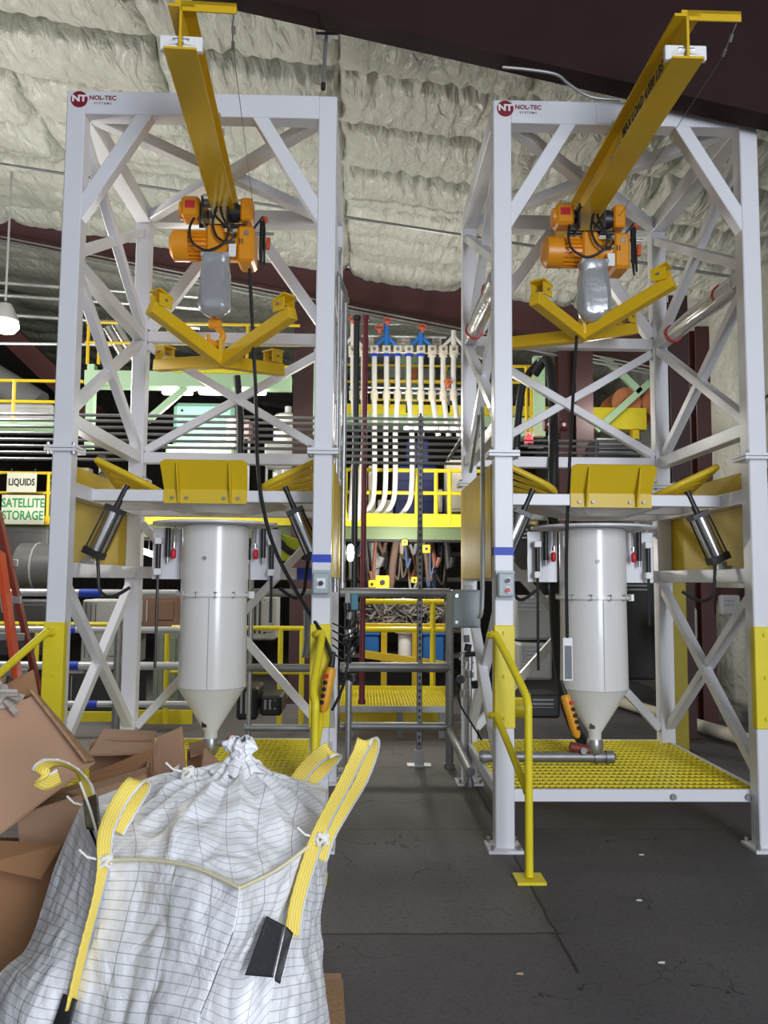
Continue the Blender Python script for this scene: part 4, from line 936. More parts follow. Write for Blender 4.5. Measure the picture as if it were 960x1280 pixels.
# tanks
a = at(251, 650, 11.6); a.z = ZG+.012; r_ = (at(289, 520, 11.6).x-at(212, 520, 11.6).x)/2
t = thing('teal_tank', 'pale teal tank with rounded top behind the left frame', 'tank', a); h_ = at(251, 503, 11.6).z-a.z
MB().box((-r_, 0, 0), (r_, .6, h_)).build('shell', TEAL, t, .06)
for s in (-.7, .7): MB().cyl((s*r_, -.01, h_-.12), (s*r_, .01, h_-.12), .02, 10).build('port', INKB, t)
a = at(358, 650, 11.5); a.z = ZG; t = thing('white_tank', 'white round tank behind the right post of the left frame', 'tank', a); h_ = at(358, 519, 11.5).z-a.z
MB().lathe((0, 0, 0), [(.20, 0), (.21, h_-.03), (.18, h_), (.02, h_+.02)], 28).build('shell', WHITE2, t); MB().cyl((0, 0, h_), (0, 0, h_+.12), .05, 12).build('neck', WHITE2, t)
for k, (x0, y0, x1, y1, m_, lb) in enumerate([(205, 556, 292, 610, MGRN, 'pale green machine casing behind the conduits of the left frame'), (282, 520, 297, 560, WHITE2, 'white drum just right of the teal tank'), (300, 524, 314, 548, mat('dusty_pink', (.45, .28, .28), .6), 'dusty pink drum right of the teal tank'), (330, 552, 395, 584, GREYM, 'pale machine casing below the white tank'), (120, 590, 178, 640, DARK, 'dark machine casing behind the left paddle')]):
    Yk = 11.12+.012*k; t = thing('machine_casing', lb, 'machine', at((x0+x1)/2, y1, Yk)); rel(x0, y0, x1, y1, Yk, .3, t, m_, 'casing', .03); rel(x0+3, (y0+y1)/2, x1-3, (y0+y1)/2+2, Yk-.02, .02, t, GREYM, 'trim_strip', 0); props(t, x0, x1, y0, y1, Yk)
# duct and dark machinery at far left
tag(MB().cyl(at(-40, 500, 11.5)+V(0, 0, .5), at(48, 508, 11.5), .22, 20).build('round_duct', mat('dusty_duct', (.13, .13, .13), .7)), 'grey round duct slanting behind the far left railing', 'duct')
for k, (x0, y0, x1, y1, Y, m_, lb) in enumerate([(-40, 505, 66, 528, 11, GREYM, 'low grey machine behind the far left railing'), (-60, 660, 60, 735, 10.5, DARK, 'dark machine below the signs at far left'), (-50, 750, 60, 820, 10, DARK, 'dark machine behind the pipe rails at far left'), (100, 750, 170, 830, 9.5, GREYM, 'grey panel machine seen through the left frame'), (70, 840, 170, 905, 9.5, DARK, 'dark low machine behind the lower rails of the left frame'), (165, 745, 222, 785, 9.5, mat('rusty_brown', (.22, .12, .08), .7, var=.3), 'rusty brown machine left of the left hopper'), (190, 790, 225, 880, 9.2, mat('grey_green', (.20, .24, .20), .6), 'grey green cabinet left of the left hopper'), (312, 745, 345, 800, 9.2, GREYM, 'light grey duct box right of the left hopper'), (325, 870, 352, 895, 7.8, BLKP, 'black motor box right of the left hopper cone'), (295, 860, 322, 900, 7.8, BLKP, 'black round motor beside the left hopper cone')]):
    t = thing('machine', lb, 'machine', at((x0+x1)/2, y1, Y)); rel(x0, y0, x1, y1, Y, .5, t, m_, 'casing', .02)
    for q in range(3): rel(x0+5+q*6, y0+5, x0+8+q*6, y1-8, Y-.01, .02, t, GREYM if m_ != GREYM else DARK, 'vent_slot', 0)
    rel((x0+x1)/2, y0+6, x1-5, y1-10, Y-.015, .02, t, m_, 'cover_panel', .004)
a = at(45, 735, 9); t = thing('grey_barrel', 'big dark grey barrel lying behind the ladder', 'barrel', a)
MB().cyl((-.16, 0, .22), (.30, 0, .22), .26, 28).build('shell', mat('charcoal_plastic', (.10, .10, .10), .45), t); MB().tube([(.02, cos(k*pi/8)*.262, .22+sin(k*pi/8)*.262) for k in range(16)], .012, 6, closed=True).build('hoop', GREYM, t)
railing(-30, 175, 780, 832, 896, [45, 168], 8.4, YELS, 'yellow floor railing behind the left frame', .022)
railing(215, 400, 785, 840, 905, [208, 350, 377], 8.6, YELS, 'yellow floor railing behind the left hopper', .024)
deck(80, 142, 890, 902, 8.4, .03, YELS, 'yellow kick board behind the lower left of the left frame', 'toe_board', 'toe board')
deck(170, 240, 888, 905, 8.7, .03, YELS, 'yellow kick board behind the left hopper cone', 'toe_board', 'toe board')
# signs
def sign(x0, y0, x1, y1, Y, lines, ink, size, label):
    a = at(x0, y1, Y); b = at(x1, y0, Y); c = (a+b)/2; t = thing('hanging_sign', label, 'sign', c)
    hw, hh = (b.x-a.x)/2, (b.z-a.z)/2
    MB().box((-hw, 0, -hh), (hw, .01, hh)).build('board', SIGN, t)
    for k, s_ in enumerate(lines):
        text(s_, size, Matrix.Translation((0, -.001, hh*(1-(2*k+1)/len(lines)) * .85)) @ FACE, ink, t, 'sign_lettering', .0008, .004, .74)
    for s in (-.8, .8): MB().cyl((s*hw, .005, hh), (s*hw, .06, hh+.06), .004, 5).build('hanger_wire', GALVD, t)
sign(8, 591, 46, 615, 10.9, ['LIQUIDS'], INKB, .125, 'off white sign reading liquids at far left')
sign(1, 619, 56, 655, 10.88, ['SATELLITE', 'STORAGE'], INKG, .165, 'off white sign with green words satellite storage')
# orange step ladder
t = thing('step_ladder', 'orange red fibreglass step ladder at far left behind the boxes', 'ladder', at(10, 900, 5.6))
l = V(t.location)
def lad(p, q, w_, h, n, m_): MB().bar(at(*p)-l, at(*q)-l, w_, h, (0, 1, 0)).build(n, m_, t, .004)
lad((0, 690, 5.5), (22, 850, 5.3), .035, .085, 'front_rail', ORANGE); lad((-3, 640, 5.6), (34, 800, 5.9), .035, .06, 'rear_rail', mat('dark_red_rail', (.22, .03, .02), .5)); lad((34, 800, 5.9), (50, 870, 6.1), .035, .06, 'rear_rail', mat('dark_red_rail', (.22, .03, .02), .5))
lad((-30, 690, 5.5), (-20, 850, 5.3), .035, .085, 'front_rail', ORANGE)
for k, y in enumerate((703, 749, 795, 840)): lad((-25, y, 5.75), (22+4*k, y+1, 5.75), .05, .03, 'step', GALV)
MB().bar(at(2, 735, 5.46)-l, at(6, 765, 5.44)-l, .04, .005, (0, 1, 0)).build('warning_label', SIGN, t)

# centre: yellow platform and gate seen through the walkway
PY = 8.3
t = thing('low_platform', 'low yellow edged platform across the far end of the walkway', 'platform', (at(500, 880, PY).x, PY, 0))
rel(425, 858, 565, 868, PY+1.2, .03, t, YELS, 'rear_kick_board', 0)
a = at(425, 882, PY); b = at(565, 882, PY)
g = MB(); l = V(t.location)
n = 34; w_ = b.x-a.x
for k in range(n+1): x = a.x-l.x+w_*k/n; g.box((x-.004, 0, a.z-.03), (x+.004, 1.2, a.z))
for k in range(28): y = 1.2*k/27; g.box((a.x-l.x, y-.004, a.z-.028), (b.x-l.x, y+.004, a.z+.001))
g.build('grating', YELS, t); MB().box((a.x-l.x, -.02, a.z-.06), (b.x-l.x, 0, a.z)).build('edge_channel', GALV, t)
for x in (a.x-l.x+.1, 0, b.x-l.x-.1): MB().box((x-.03, 0, 0), (x+.03, .05, a.z-.06)).build('leg', GALVD, t)
rel(425, 888, 565, 902, PY+.6, .03, t, YELS, 'lower_board', 0)
railing(450, 555, 752, 787, 858, [541], 9.6, YELS, 'round yellow railing at the end of the walkway', .03)
t = thing('yellow_gate', 'flat yellow gate frame behind the walkway railing', 'gate', (at(505, 858, 9.9).x, 9.9, at(505, 858, 9.9).z))
for (x0, y0, x1, y1) in ((451, 780, 560, 788), (476, 785, 484, 858), (515, 785, 523, 858)): rel(x0, y0, x1, y1, 9.9, .05, t, YEL, 'bar', .004)
l = V(t.location); MB().bar(at(450, 817, 9.88)-l, at(560, 832, 9.88)-l, .04, .09, (0, 0, 1)).build('sloping_bar', YEL, t)
for k, (x0, y0, x1, y1) in enumerate([(449, 793, 474, 816), (529, 793, 556, 828)]):
    t = thing('blue_bin', ['blue bin left behind the yellow gate', 'blue bin right behind the yellow gate'][k], 'bin', at((x0+x1)/2, y1, 11)); rel(x0, y0, x1, y1, 11, .4, t, BINB, 'body', .02); rel(x0-1, y0-2, x1+1, y0+1, 10.98, .44, t, BINB, 'rim', .005)
t = thing('wire_spool', 'pale spool of white cord behind the yellow gate', 'spool', at(506, 825, 11)); MB().cyl((0, 0, 0), (0, 0, .35), .09, 16).build('core', HOSE, t); MB().cyl((0, 0, -.02), (0, 0, 0), .13, 16).cyl((0, 0, .35), (0, 0, .37), .13, 16).build('flange', WOOD, t)
# scrap heap
g = MB(); rnd = random.Random(4)
for k in range(420):
    p = at(rnd.uniform(448, 562), rnd.uniform(752, 782), 11.6+rnd.uniform(-.4, .6)); d = V(rnd.uniform(-1, 1), rnd.uniform(-1, 1), rnd.uniform(-.6, .6)).normalized()*rnd.uniform(.05, .2)
    g.bar(p-d, p+d, rnd.uniform(.008, .035), rnd.uniform(.008, .03))
tag(g.build('scrap_heap', mat('scrap_mix', (.24, .22, .20), .6, .3, var=.9, vs=5)), 'heap of mixed metal scrap on the bench behind the walkway', 'scrap', kind='stuff')
tag(pbox(445, 783, 566, 787, 11.0, 1.6).build('scrap_bench', WOOD), 'bench top carrying the metal scrap heap', 'bench')
t = thing('backdrop_shelving', 'pale shelving far behind the walkway', 'shelf', at(505, 850, 14.5))
for k in range(5): rel(430, 690+k*32, 590, 694+k*32, 14.5, .5, t, WOOD, 'shelf_board', 0)
for x in (430, 482, 535, 588): rel(x, 680, x+3, 850, 14.45, .5, t, GREYM, 'upright', 0)
# hanging hoses and belts beneath the gallery
rnd = random.Random(12)
cols = [DARK, mat('brown_belt', (.12, .07, .05), .6), mat('tan_belt', (.36, .29, .22), .6), GREYM, mat('rust_belt', (.20, .07, .04), .6), BLKP, mat('dusty_blue_hose', (.05, .08, .16), .5)]
hung = []
for k in range(60):
    x = 450+115*rnd.random(); y0 = 670; y1 = 690+rnd.random()*52; Y = 11.2+rnd.random()*1.0; dx = rnd.uniform(-10, 10)
    o = MB().tube(smooth([at(x, y0, Y), at(x+dx*.6, (y0+y1)/2, Y), at(x+dx, y1, Y), at(x+dx*1.8, y1-12, Y)], 4), rnd.choice([.012, .018, .025, .035, .05]), 8).build('hanging_hose', rnd.choice(cols))
    hung.append((x, o))
for k, (x, o) in enumerate(sorted(hung, key=lambda q: q[0])):
    o['label'] = ('left', 'middle', 'right')[k//20]+' part of the hose row under the gallery, '+ORD[k % 20]+' hose from its left, '+o.data.materials[0].name.replace('_', ' ').replace(' machine', '').replace(' hose', '').replace(' belt', '')
    o['category'] = 'hose'; o['group'] = 'hoses hung under the gallery'
for k in range(5):
    x, y = [(506, 678), (533, 686), (465, 730), (478, 728), (518, 725)][k]; t = thing('yellow_guard', ['small yellow block under the gallery, left of the strut', 'small yellow block under the gallery, right of the strut', 'yellow machine guard leftmost above the top rail', 'slanted yellow machine guard above the top rail', 'curved yellow handle above the top rail near the strut'][k], 'machine guard', at(x, y, 10.95)); s = [.04, .055, .05, .09, .04][k]
    MB().box((-s, 0, -s), (s, .05, s)).build('cover', YEL, t, .01); MB().cyl((0, -.01, 0), (0, .0, 0), s*.4, 10).build('knob', BLKP, t)
for k in range(26):
    reg = [(60, 175, 560, 640), (0, 60, 660, 770), (100, 225, 660, 740), (300, 395, 650, 740), (640, 700, 640, 720)][k % 5]
    x = rnd.uniform(reg[0], reg[1]); y = rnd.uniform(reg[2], reg[3]); Y = 11.15+.03*k; s = rnd.uniform(6, 18); u = rnd.uniform(4, 14)
    where = ['on the first gallery behind the left paddle', 'below the gallery behind the far left signs', 'below the gallery behind the left air cylinder', 'below the gallery right of the left hopper', 'below the gallery left of the right hopper'][k % 5]
    mi = rnd.randrange(6); mm = [(GREYM, 'grey'), (DARK, 'near black'), (WOOD, 'weathered brown'), (mat('dull_teal', (.10, .16, .15), .6), 'dull teal'), (GALVD, 'dark metal'), (CREAM, 'cream')][mi]
    t = thing('background_equipment', ORD[k//5]+' small '+mm[1]+' equipment box '+where, 'equipment', at(x, y, Y), 'small equipment boxes')
    props(t, x-s/2, x+s/2, y-u/2, y+u/2, Y)
    rel(x-s/2, y-u/2, x+s/2, y+u/2, Y, .2, t, mm[0], 'casing', .01); rel(x-s/4, y-u/4, x+s/4, y+u/4, Y-.02, .03, t, rnd.choice([DARK, GALVD, YEL]), 'panel', .004)
t = thing('draped_cloth', 'dark and lime safety vest hanging behind the left frame clamp board', 'vest', at(362, 680, 7.3)); l = V(t.location)
MB().prism([at(343, 664, 7.3)-l, at(385, 678, 7.3)-l, at(388, 694, 7.3)-l, at(362, 702, 7.3)-l, at(344, 700, 7.3)-l], (0, .06, 0)).build('cloth', HIVIS, t, .01)
MB().tube(smooth([at(342, 655, 7.26)-l, at(356, 685, 7.26)-l, at(384, 697, 7.26)-l], 5), .03, 8).build('dark_trim', BLK, t)
t = thing('fluorescent_fixture', 'lit fluorescent tube glimpsed left of the left hopper', 'light fixture', at(186, 692, 11.3)); l = V(t.location); MB().cyl(at(177, 688, 11.3)-l, at(196, 695, 11.3)-l, .04, 10).build('tube', GLOWT, t); MB().cyl((0, 0, .03), (0, 0, ZG-.15-l.z), .008, 6).build('hanger', GALVD, t)

# right frame background
deck(735, 808, 510, 536, 11.2, .25, YELS, 'bright yellow girder behind the right frame carrying orange drums', 'yellow_girder')
deck(791, 799, 536, 560, 11.2, .12, YEL, 'short yellow leg under the bright yellow girder', 'girder_leg', 'leg')
for k, x in enumerate((775, 812)):
    a = at(x, 510, 11.6); t = thing('orange_drum', ['dusty orange drum on the yellow girder, left of two', 'dusty orange drum on the yellow girder, right of two'][k], 'drum', a)
    MB().cyl((0, -.3, .02), (0, .3, .02), .21, 28).build('shell', ORDR, t); MB().cyl((0, -.31, .02), (0, -.3, .02), .06, 16).build('hub', mat('dull_copper', (.35, .12, .06), .5), t)
tag(MB().bar(at(745, 538, 11), at(812, 478, 11), .09, .06, (0, 1, 0)).build('diagonal_brace', MGRN), 'pale green diagonal brace before the orange drums', 'brace')
tag(MB().bar(at(752, 444, 11), at(800, 490, 11), .09, .06, (0, 1, 0)).build('diagonal_brace', MGRN), 'pale green brace falling rightward above the orange drums', 'brace')
deck(668, 681, 445, 545, 10.2, .12, MGRN, 'pale green column behind the left part of the right frame', 'steel_column', 'column')
railing(640, 672, 458, 478, 540, [658, 664], 10, YEL, 'short yellow railing behind the left part of the right frame', .02)
deck(640, 668, 522, 545, 11, .3, MGRN, 'pale green beam end left of the red beacon')
t = thing('red_beacon', 'glowing red beacon light behind the right frame', 'beacon', at(661, 554, 10.1)); MB().box((0, 0, -.06), (.18, .05, -.03)).build('bracket', GALVD, t); MB().lathe((0, 0, 0), [(.055, 0), (.055, .05), (.04, .10), (.01, .12)], 16).build('lens', GLOWR, t); MB().cyl((0, 0, -.05), (0, 0, 0), .06, 16).build('base', BLKP, t)
t = thing('cast_valve', 'rust red cast valve behind the braces of the right frame', 'valve', at(694, 532, 7.6)); MB().cyl((-.11, 0, 0), (.11, 0, 0), .055, 16).cyl((0, 0, -.08), (0, 0, .08), .05, 14).build('valve_body', mat('rust_red', (.16, .035, .03), .6), t)
for s in (-1, 1): MB().cyl((s*.07, -.06, .0), (s*.07, -.04, 0), .018, 8).build('bolt', GALV, t)
vpipe(693, 545, 585, 7.6, .045, BLKP, 'black vertical pipe under the rust red valve', 'riser_pipe', 'pipe')
for k, (x0, y0, x1, y1, Y, m_, lb) in enumerate([(745, 548, 800, 580, 10, DARK, 'dark machine under the yellow girder'), (645, 745, 700, 800, 8.8, GREYM, 'grey machine cabinet left of the right hopper, upper'), (650, 805, 690, 850, 8.6, GREYM, 'grey machine tray left of the right hopper, lower'), (662, 868, 700, 898, 8.0, BLKP, 'black motor behind the lower left of the right frame'), (780, 720, 818, 850, 10, DARK, 'dark tall machine right of the right hopper'), (848, 760, 872, 800, 8.8, GREYM, 'grey wall box behind the right side of the right frame'), (902, 744, 926, 770, 9.0, GREYM, 'grey electrical box on the quilted wall'), (640, 655, 668, 720, 9.5, DARK, 'dark cabinet behind the left beam of the right frame')]):
    t = thing('machine', lb, 'machine', at((x0+x1)/2, y1, Y)); rel(x0, y0, x1, y1, Y, .4 if k != 6 else .1, t, m_, 'casing', .02)
    for q in range(3): rel(x0+4, y0+6+q*5, x1-8, y0+8+q*5, Y-.01, .02, t, GALVD, 'vent_slot', 0)
    rel(x0+3, (y0+y1)/2+2, x1-3, y1-3, Y-.015, .02, t, m_, 'cover_panel', .004)
t = thing('yellow_motor_guard', 'round yellow guard on the black motor behind the handrail', 'machine guard', at(652, 885, 7.9)); MB().cyl((-.10, 0, 0), (.02, 0, 0), .10, 20).build('cover', YELS, t); MB().cyl((.02, 0, 0), (.07, 0, 0), .06, 16).build('shaft_cover', BLKP, t)
a = at(848, 890, 7.6); t = thing('yellow_bollard', 'dull yellow bollard beside the dark column behind the right frame', 'bollard', (a.x, 7.6, 0)); MB().box((-.09, 0, 0), (.10, .15, 2.0)).build('post', mat('mustard', (.34, .27, .015), .5, var=.2), t, .01); MB().box((-.14, -.04, 0), (.15, .19, .02)).build('base_plate', DARK, t)
g = MB().cyl((4.25, 4.0, .10), (3.0, 11.0, .10), .065, 14)
t = tag(g.build('floor_pipe', PVC), 'cream plastic pipe lying on the floor along the quilted wall', 'pipe')
for k, (x, y0, y1) in enumerate([(4.18, 6.9, 5.2), (4.18, 7.6, 5.2), (4.16, 8.3, 5.2)]):
    tag(MB().cyl((4.34, y0, .9), (4.34, y0, 3.6), .018, 8).build('wall_conduit', GALVD), ['nearest', 'middle', 'farthest'][k]+' dark vertical conduit fixed to the quilted right wall', 'conduit', 'conduits on the right wall')
tag(MB().tube(smooth([(4.32, 9.3, 3.35), (4.3, 8.6, 3.55), (4.3, 7.7, 3.5), (4.3, 7.3, 3.2), (4.3, 7.0, 2.7), (4.3, 6.7, 2.45)], 6), .016, 8).build('wall_cable', BLK), 'black cable drooping across the quilted right wall', 'cable')
tag(MB().tube(smooth([(4.3, 8.6, .55), (4.28, 8.0, .9), (4.28, 7.2, 1.35), (4.28, 6.9, 1.42)], 6), .014, 8).build('wall_cable', BLK), 'black cable slanting low across the quilted right wall', 'cable')
tag(MB().box((4.30, 6.0, 1.35), (4.40, 12, 1.50)).build('wall_girt', REDDK), 'dark red girt running low along the quilted wall', 'girt')
tag(MB().box((4.30, 6.0, 2.65), (4.40, 12, 2.78)).build('wall_girt', REDDK), 'dark red girt running high along the quilted wall', 'girt')
# thin overhead cables and hanging conduit
tag(MB().tube(smooth([at(370, 25, 8.0), at(480, 100, 8.0), at(600, 168, 8.1), at(690, 212, 8.2), at(800, 262, 8.2)], 5), .009, 6).build('overhead_cable', BLK), 'black cable sloping across the ceiling between the frames', 'cable')
tag(MB().tube(smooth([at(628, 84, 4.5), at(660, 87, 4.5), at(695, 93, 4.5), at(712, 106, 4.5), at(738, 121, 4.5), at(775, 125, 4.5)], 5), .009, 8).build('rafter_conduit', GALVD), 'bent silver conduit along the near roof beam above the right frame', 'conduit')
t = thing('hanging_conduit', 'short grey pipe hanging from the near roof beam left of centre', 'pipe', at(404, 110, 4.9)); l = V(t.location)
MB().cyl((0, 0, 0), at(408, 40, 4.9)-l, .012, 8).build('pipe', GALVD, t); MB().cyl((0, 0, -.01), (0, 0, .03), .015, 8).build('end_fitting', BLKP, t); MB().box((-.05, -.02, .335), (.09, .02, .355)).build('clamp', GALV, t)

# ------------------------------------------------------------------ cardboard boxes (built from panels with real board thickness)
def panel(mb, pts, th=.006):
    p = [V(q) for q in pts]; n = (p[1]-p[0]).cross(p[-1]-p[0]).normalized()*th
    mb.prism([q-n/2 for q in p], n)
def carton(name, label, walls, m=KRAFT, cat='cardboard box', wn=None):
    c = V(walls[0][1][0]); t = thing(name, label, cat, c)
    for nm, pts, *rest in walls:
        mb = MB(); q = [V(p)-c for p in pts]; panel(mb, q, .009); mb.build(nm, rest[0] if rest else m, t)
    return t
A = lambda *a: at(*a)
# big tilted carton at far left
ba, bb, bc, bd = A(46, 868, 2.90), A(118, 952, 2.86), A(-20, 1056, 2.70), A(-95, 930, 2.72)
off = V(-.42, .45, -.16)
carton('cardboard_box', 'big tipped cardboard box with torn rim at far left, highest of the pile', [
    ('wall', [ba, bb, bc, bd]),
    ('wall', [bb, bb+off, bc+off, bc]), ('wall', [ba+off*.9, bb+off, bc+off, bd+off]),
    ('flap', [A(-60, 905, 2.74), A(0, 866, 2.84), A(8, 846, 3.0), A(-60, 880, 3.0)], KRAFTD),
    ('flap', [ba+V(0, 0, .0), A(118, 952, 2.86), A(108, 952, 2.80), A(38, 862, 2.86)], KRAFTE),
    ('rim', [A(-2, 862, 3.0), A(42, 838, 3.0), A(48, 870, 2.92), A(0, 868, 2.9)], KRAFTD)])
g = MB(); rnd = random.Random(2)
for k in range(26):
    p = A(rnd.uniform(-15, 16), rnd.uniform(858, 885), rnd.uniform(2.80, 2.9)); g.tube(smooth([p, p+V(rnd.uniform(-.04, .04), rnd.uniform(-.03, .03), rnd.uniform(-.02, .03)), p+V(rnd.uniform(-.05, .05), 0, rnd.uniform(-.04, .02))], 3), rnd.uniform(.006, .014), 6)
tag(g.build('crumpled_paper', mat('paper_grey', (.42, .38, .34), .8)), 'crumpled grey packing paper in the mouth of the tipped box', 'paper', kind='stuff')
# open carton in the middle of the pile
carton('cardboard_box', 'open cardboard box with one flap standing upright, in the middle of the pile', [
    ('wall', [A(186, 918, 3.75), A(112, 925, 3.75), A(112, 1010, 3.75), A(240, 1010, 3.75)]),
    ('flap', [A(130, 912, 3.9), A(196, 915, 3.9), A(188, 942, 3.55), A(110, 944, 3.55)]),
    ('flap', [A(196, 922, 3.45), A(228, 908, 3.45), A(234, 985, 3.40), A(203, 986, 3.40)]),
    ('flap', [A(190, 934, 3.38), A(198, 924, 3.42), A(204, 985, 3.38), A(192, 985, 3.38)], KRAFT),
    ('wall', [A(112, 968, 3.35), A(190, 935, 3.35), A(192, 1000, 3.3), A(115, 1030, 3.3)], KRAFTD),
    ('tape', [A(217, 960, 3.385), A(224, 955, 3.385), A(221, 978, 3.38), A(214, 978, 3.38)], TWHITE)])
carton('cardboard_box', 'long low cardboard box directly behind the left corner of the bag', [
    ('wall', [A(22, 1020, 2.85), A(182, 968, 2.95), A(190, 1090, 2.9), A(30, 1130, 2.8)]),
    ('rim', [A(22, 1020, 2.85), A(182, 968, 2.95), A(184, 960, 3.05), A(24, 1010, 2.95)], KRAFTE),
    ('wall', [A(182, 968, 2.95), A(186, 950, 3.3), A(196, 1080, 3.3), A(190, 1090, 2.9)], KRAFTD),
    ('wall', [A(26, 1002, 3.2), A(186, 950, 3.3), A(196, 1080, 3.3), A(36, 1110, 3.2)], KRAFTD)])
carton('cardboard_box', 'darker brown cardboard box at bottom left beside the bag', [
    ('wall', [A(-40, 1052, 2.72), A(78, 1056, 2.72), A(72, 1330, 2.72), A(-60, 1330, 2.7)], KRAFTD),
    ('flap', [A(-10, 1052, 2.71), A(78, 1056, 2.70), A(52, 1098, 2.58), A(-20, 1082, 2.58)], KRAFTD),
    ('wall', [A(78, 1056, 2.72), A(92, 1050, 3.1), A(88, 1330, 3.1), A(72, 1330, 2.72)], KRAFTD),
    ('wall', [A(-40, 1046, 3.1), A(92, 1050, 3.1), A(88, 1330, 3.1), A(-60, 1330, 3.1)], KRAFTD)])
carton('cardboard_box', 'small brown kraft box just left of the bag spout', [
    ('wall', [A(234, 936, 3.9), A(262, 936, 3.9), A(262, 1000, 3.9), A(234, 1000, 3.9)], KRAFTD),
    ('wall', [A(256, 934, 3.7), A(284, 962, 3.7), A(270, 1000, 3.7), A(246, 1000, 3.7)], KRAFT),
    ('flap', [A(236, 930, 4.0), A(256, 926, 4.0), A(260, 940, 3.8), A(238, 946, 3.8)], KRAFT)])
a = atz(397, 1217, .012); 
carton('cardboard_sheet', 'flat cardboard scrap on the floor right of the bag', [
    ('sheet', [atz(360, 1217, .006), atz(426, 1218, .006), atz(436, 1330, .006), atz(360, 1330, .006)]), ('sheet', [atz(362, 1226, .016), atz(429, 1226, .016), atz(434, 1330, .016), atz(362, 1330, .016)], KRAFTE)], cat='cardboard')

# ------------------------------------------------------------------ the crumpled woven bulk bag
def patch(rows, nu, nv):
    """smooth surface through a net of points"""
    R_, C_ = len(rows), len(rows[0]); N = np.array([[list(p) for p in r] for r in rows])
    def cr(P, t):
        n = len(P); s = t*(n-1); i = min(int(s), n-2); f = s-i
        a, b, c, d = P[max(i-1, 0)], P[i], P[i+1], P[min(i+2, n-1)]
        return .5*((2*b)+(c-a)*f+(2*a-5*b+4*c-d)*f*f+(3*b-a-3*c+d)*f**3)
    out = np.zeros((nv+1, nu+1, 3))
    cols = [[cr(N[:, c], v/nv) for c in range(C_)] for v in range(nv+1)]
    for v in range(nv+1):
        P = np.array(cols[v])
        for u in range(nu+1): out[v, u] = cr(P, u/nu)
    return out
from mathutils import noise as mnoise
class Cloth:
    def __init__(s): s.v = []; s.f = []; s.uv = []
    def add(s, grid, uoff=0, voff=0, amp=.010, su=1, sv=1, fsc=5.0, pleat=None):
        nv, nu = grid.shape[0]-1, grid.shape[1]-1; o = len(s.v)
        gu = np.gradient(grid, axis=1); gv = np.gradient(grid, axis=0); nr = np.cross(gu, gv); nr /= (np.linalg.norm(nr, axis=2, keepdims=True)+1e-9)
        # lengths along the middle lines give the cloth coordinates
        lu = np.concatenate([np.zeros((nv+1, 1)), np.cumsum(np.linalg.norm(np.diff(grid, axis=1), axis=2), axis=1)], axis=1)
        lv = np.concatenate([np.zeros((1, nu+1)), np.cumsum(np.linalg.norm(np.diff(grid, axis=0), axis=2), axis=0)], axis=0)
        LU = lu[nv//2, -1]
        for i in range(nv+1):
            for j in range(nu+1):
                p = Vector(grid[i, j]); e = min(1, 6*min(i/nv, 1-i/nv, j/nu, 1-j/nu)+.15)
                q = Vector((p.x*fsc, p.y*fsc, p.z*fsc*.45))
                h = mnoise.noise(q)*.9+abs(mnoise.noise(q*2.3+Vector((3, 1, 7))))*-.8+.25*mnoise.noise(q*5.1)
                dd = amp*h*e
                if pleat:
                    w_ = p-pleat[0]; an = math.atan2(w_.y, w_.x); rr_ = w_.length
                    dd += pleat[1]*e*(1-abs(2*((an*2.4+.35*mnoise.noise(q*.6)) % 1)-1)**.7)*math.exp(-((rr_-.16)/.22)**2)*1.6
                s.v.append(p+Vector(nr[i, j])*dd); s.uv.append((uoff+j/nu*LU*su, voff+lv[i, nu//2]*sv))
        for i in range(nv):
            for j in range(nu):
                a = o+i*(nu+1)+j; s.f.append((a, a+nu+1, a+nu+2, a+1))
    def build(s, name, m, parent, thick=0):
        me = bpy.data.meshes.new(name); me.from_pydata([tuple(v) for v in s.v], [], s.f); ul = me.uv_layers.new(name='UVMap')
        for lp in me.loops: ul.data[lp.index].uv = s.uv[lp.vertex_index]
        me.polygons.foreach_set('use_smooth', [True]*len(s.f)); me.materials.append(m)
        bm = bmesh.new(); bm.from_mesh(me); bmesh.ops.remove_doubles(bm, verts=bm.verts, dist=.0015); bm.to_mesh(me); bm.free()
        o = bpy.data.objects.new(name, me); COL.objects.link(o); o.parent = parent
        if thick: md = o.modifiers.new('thick', 'SOLIDIFY'); md.thickness = thick; md.offset = 0
        return o
bag = thing('bulk_bag', 'big crumpled white woven bulk bag with yellow loops in the foreground', 'bulk bag', (-.45, 2.2, 0)); bl = V(bag.location)
B = lambda x, y, Y: at(x, y, Y)-bl
def fl(x, Y): return V(x, Y, .004)-bl
cl = Cloth()
FLc = [(130, 1078, 2.13), (121, 1130, 2.12), (102, 1200, 2.08), (80, 1290, 2.04)]
MID = [(300, 1111, 1.90), (291, 1165, 1.875), (266, 1230, 1.85), (236, 1330, 1.80)]
STR = [(398, 1050, 2.15), (385, 1092, 2.13), (353, 1180, 2.08), (335, 1290, 2.02)]
front = [[B(*FLc[0]), B(187, 1077, 2.07), B(245, 1087, 1.99), B(*MID[0])],
         [B(*FLc[1]), B(176, 1135, 2.05), B(240, 1145, 1.94), B(*MID[1])],
         [B(*FLc[2]), B(160, 1210, 2.00), B(222, 1220, 1.90), B(*MID[2])],
         [B(*FLc[3]), B(138, 1310, 1.96), B(195, 1320, 1.84), B(*MID[3])],
         [fl(-.78, 1.98), fl(-.62, 1.84), fl(-.48, 1.74), fl(-.42, 1.74)]]
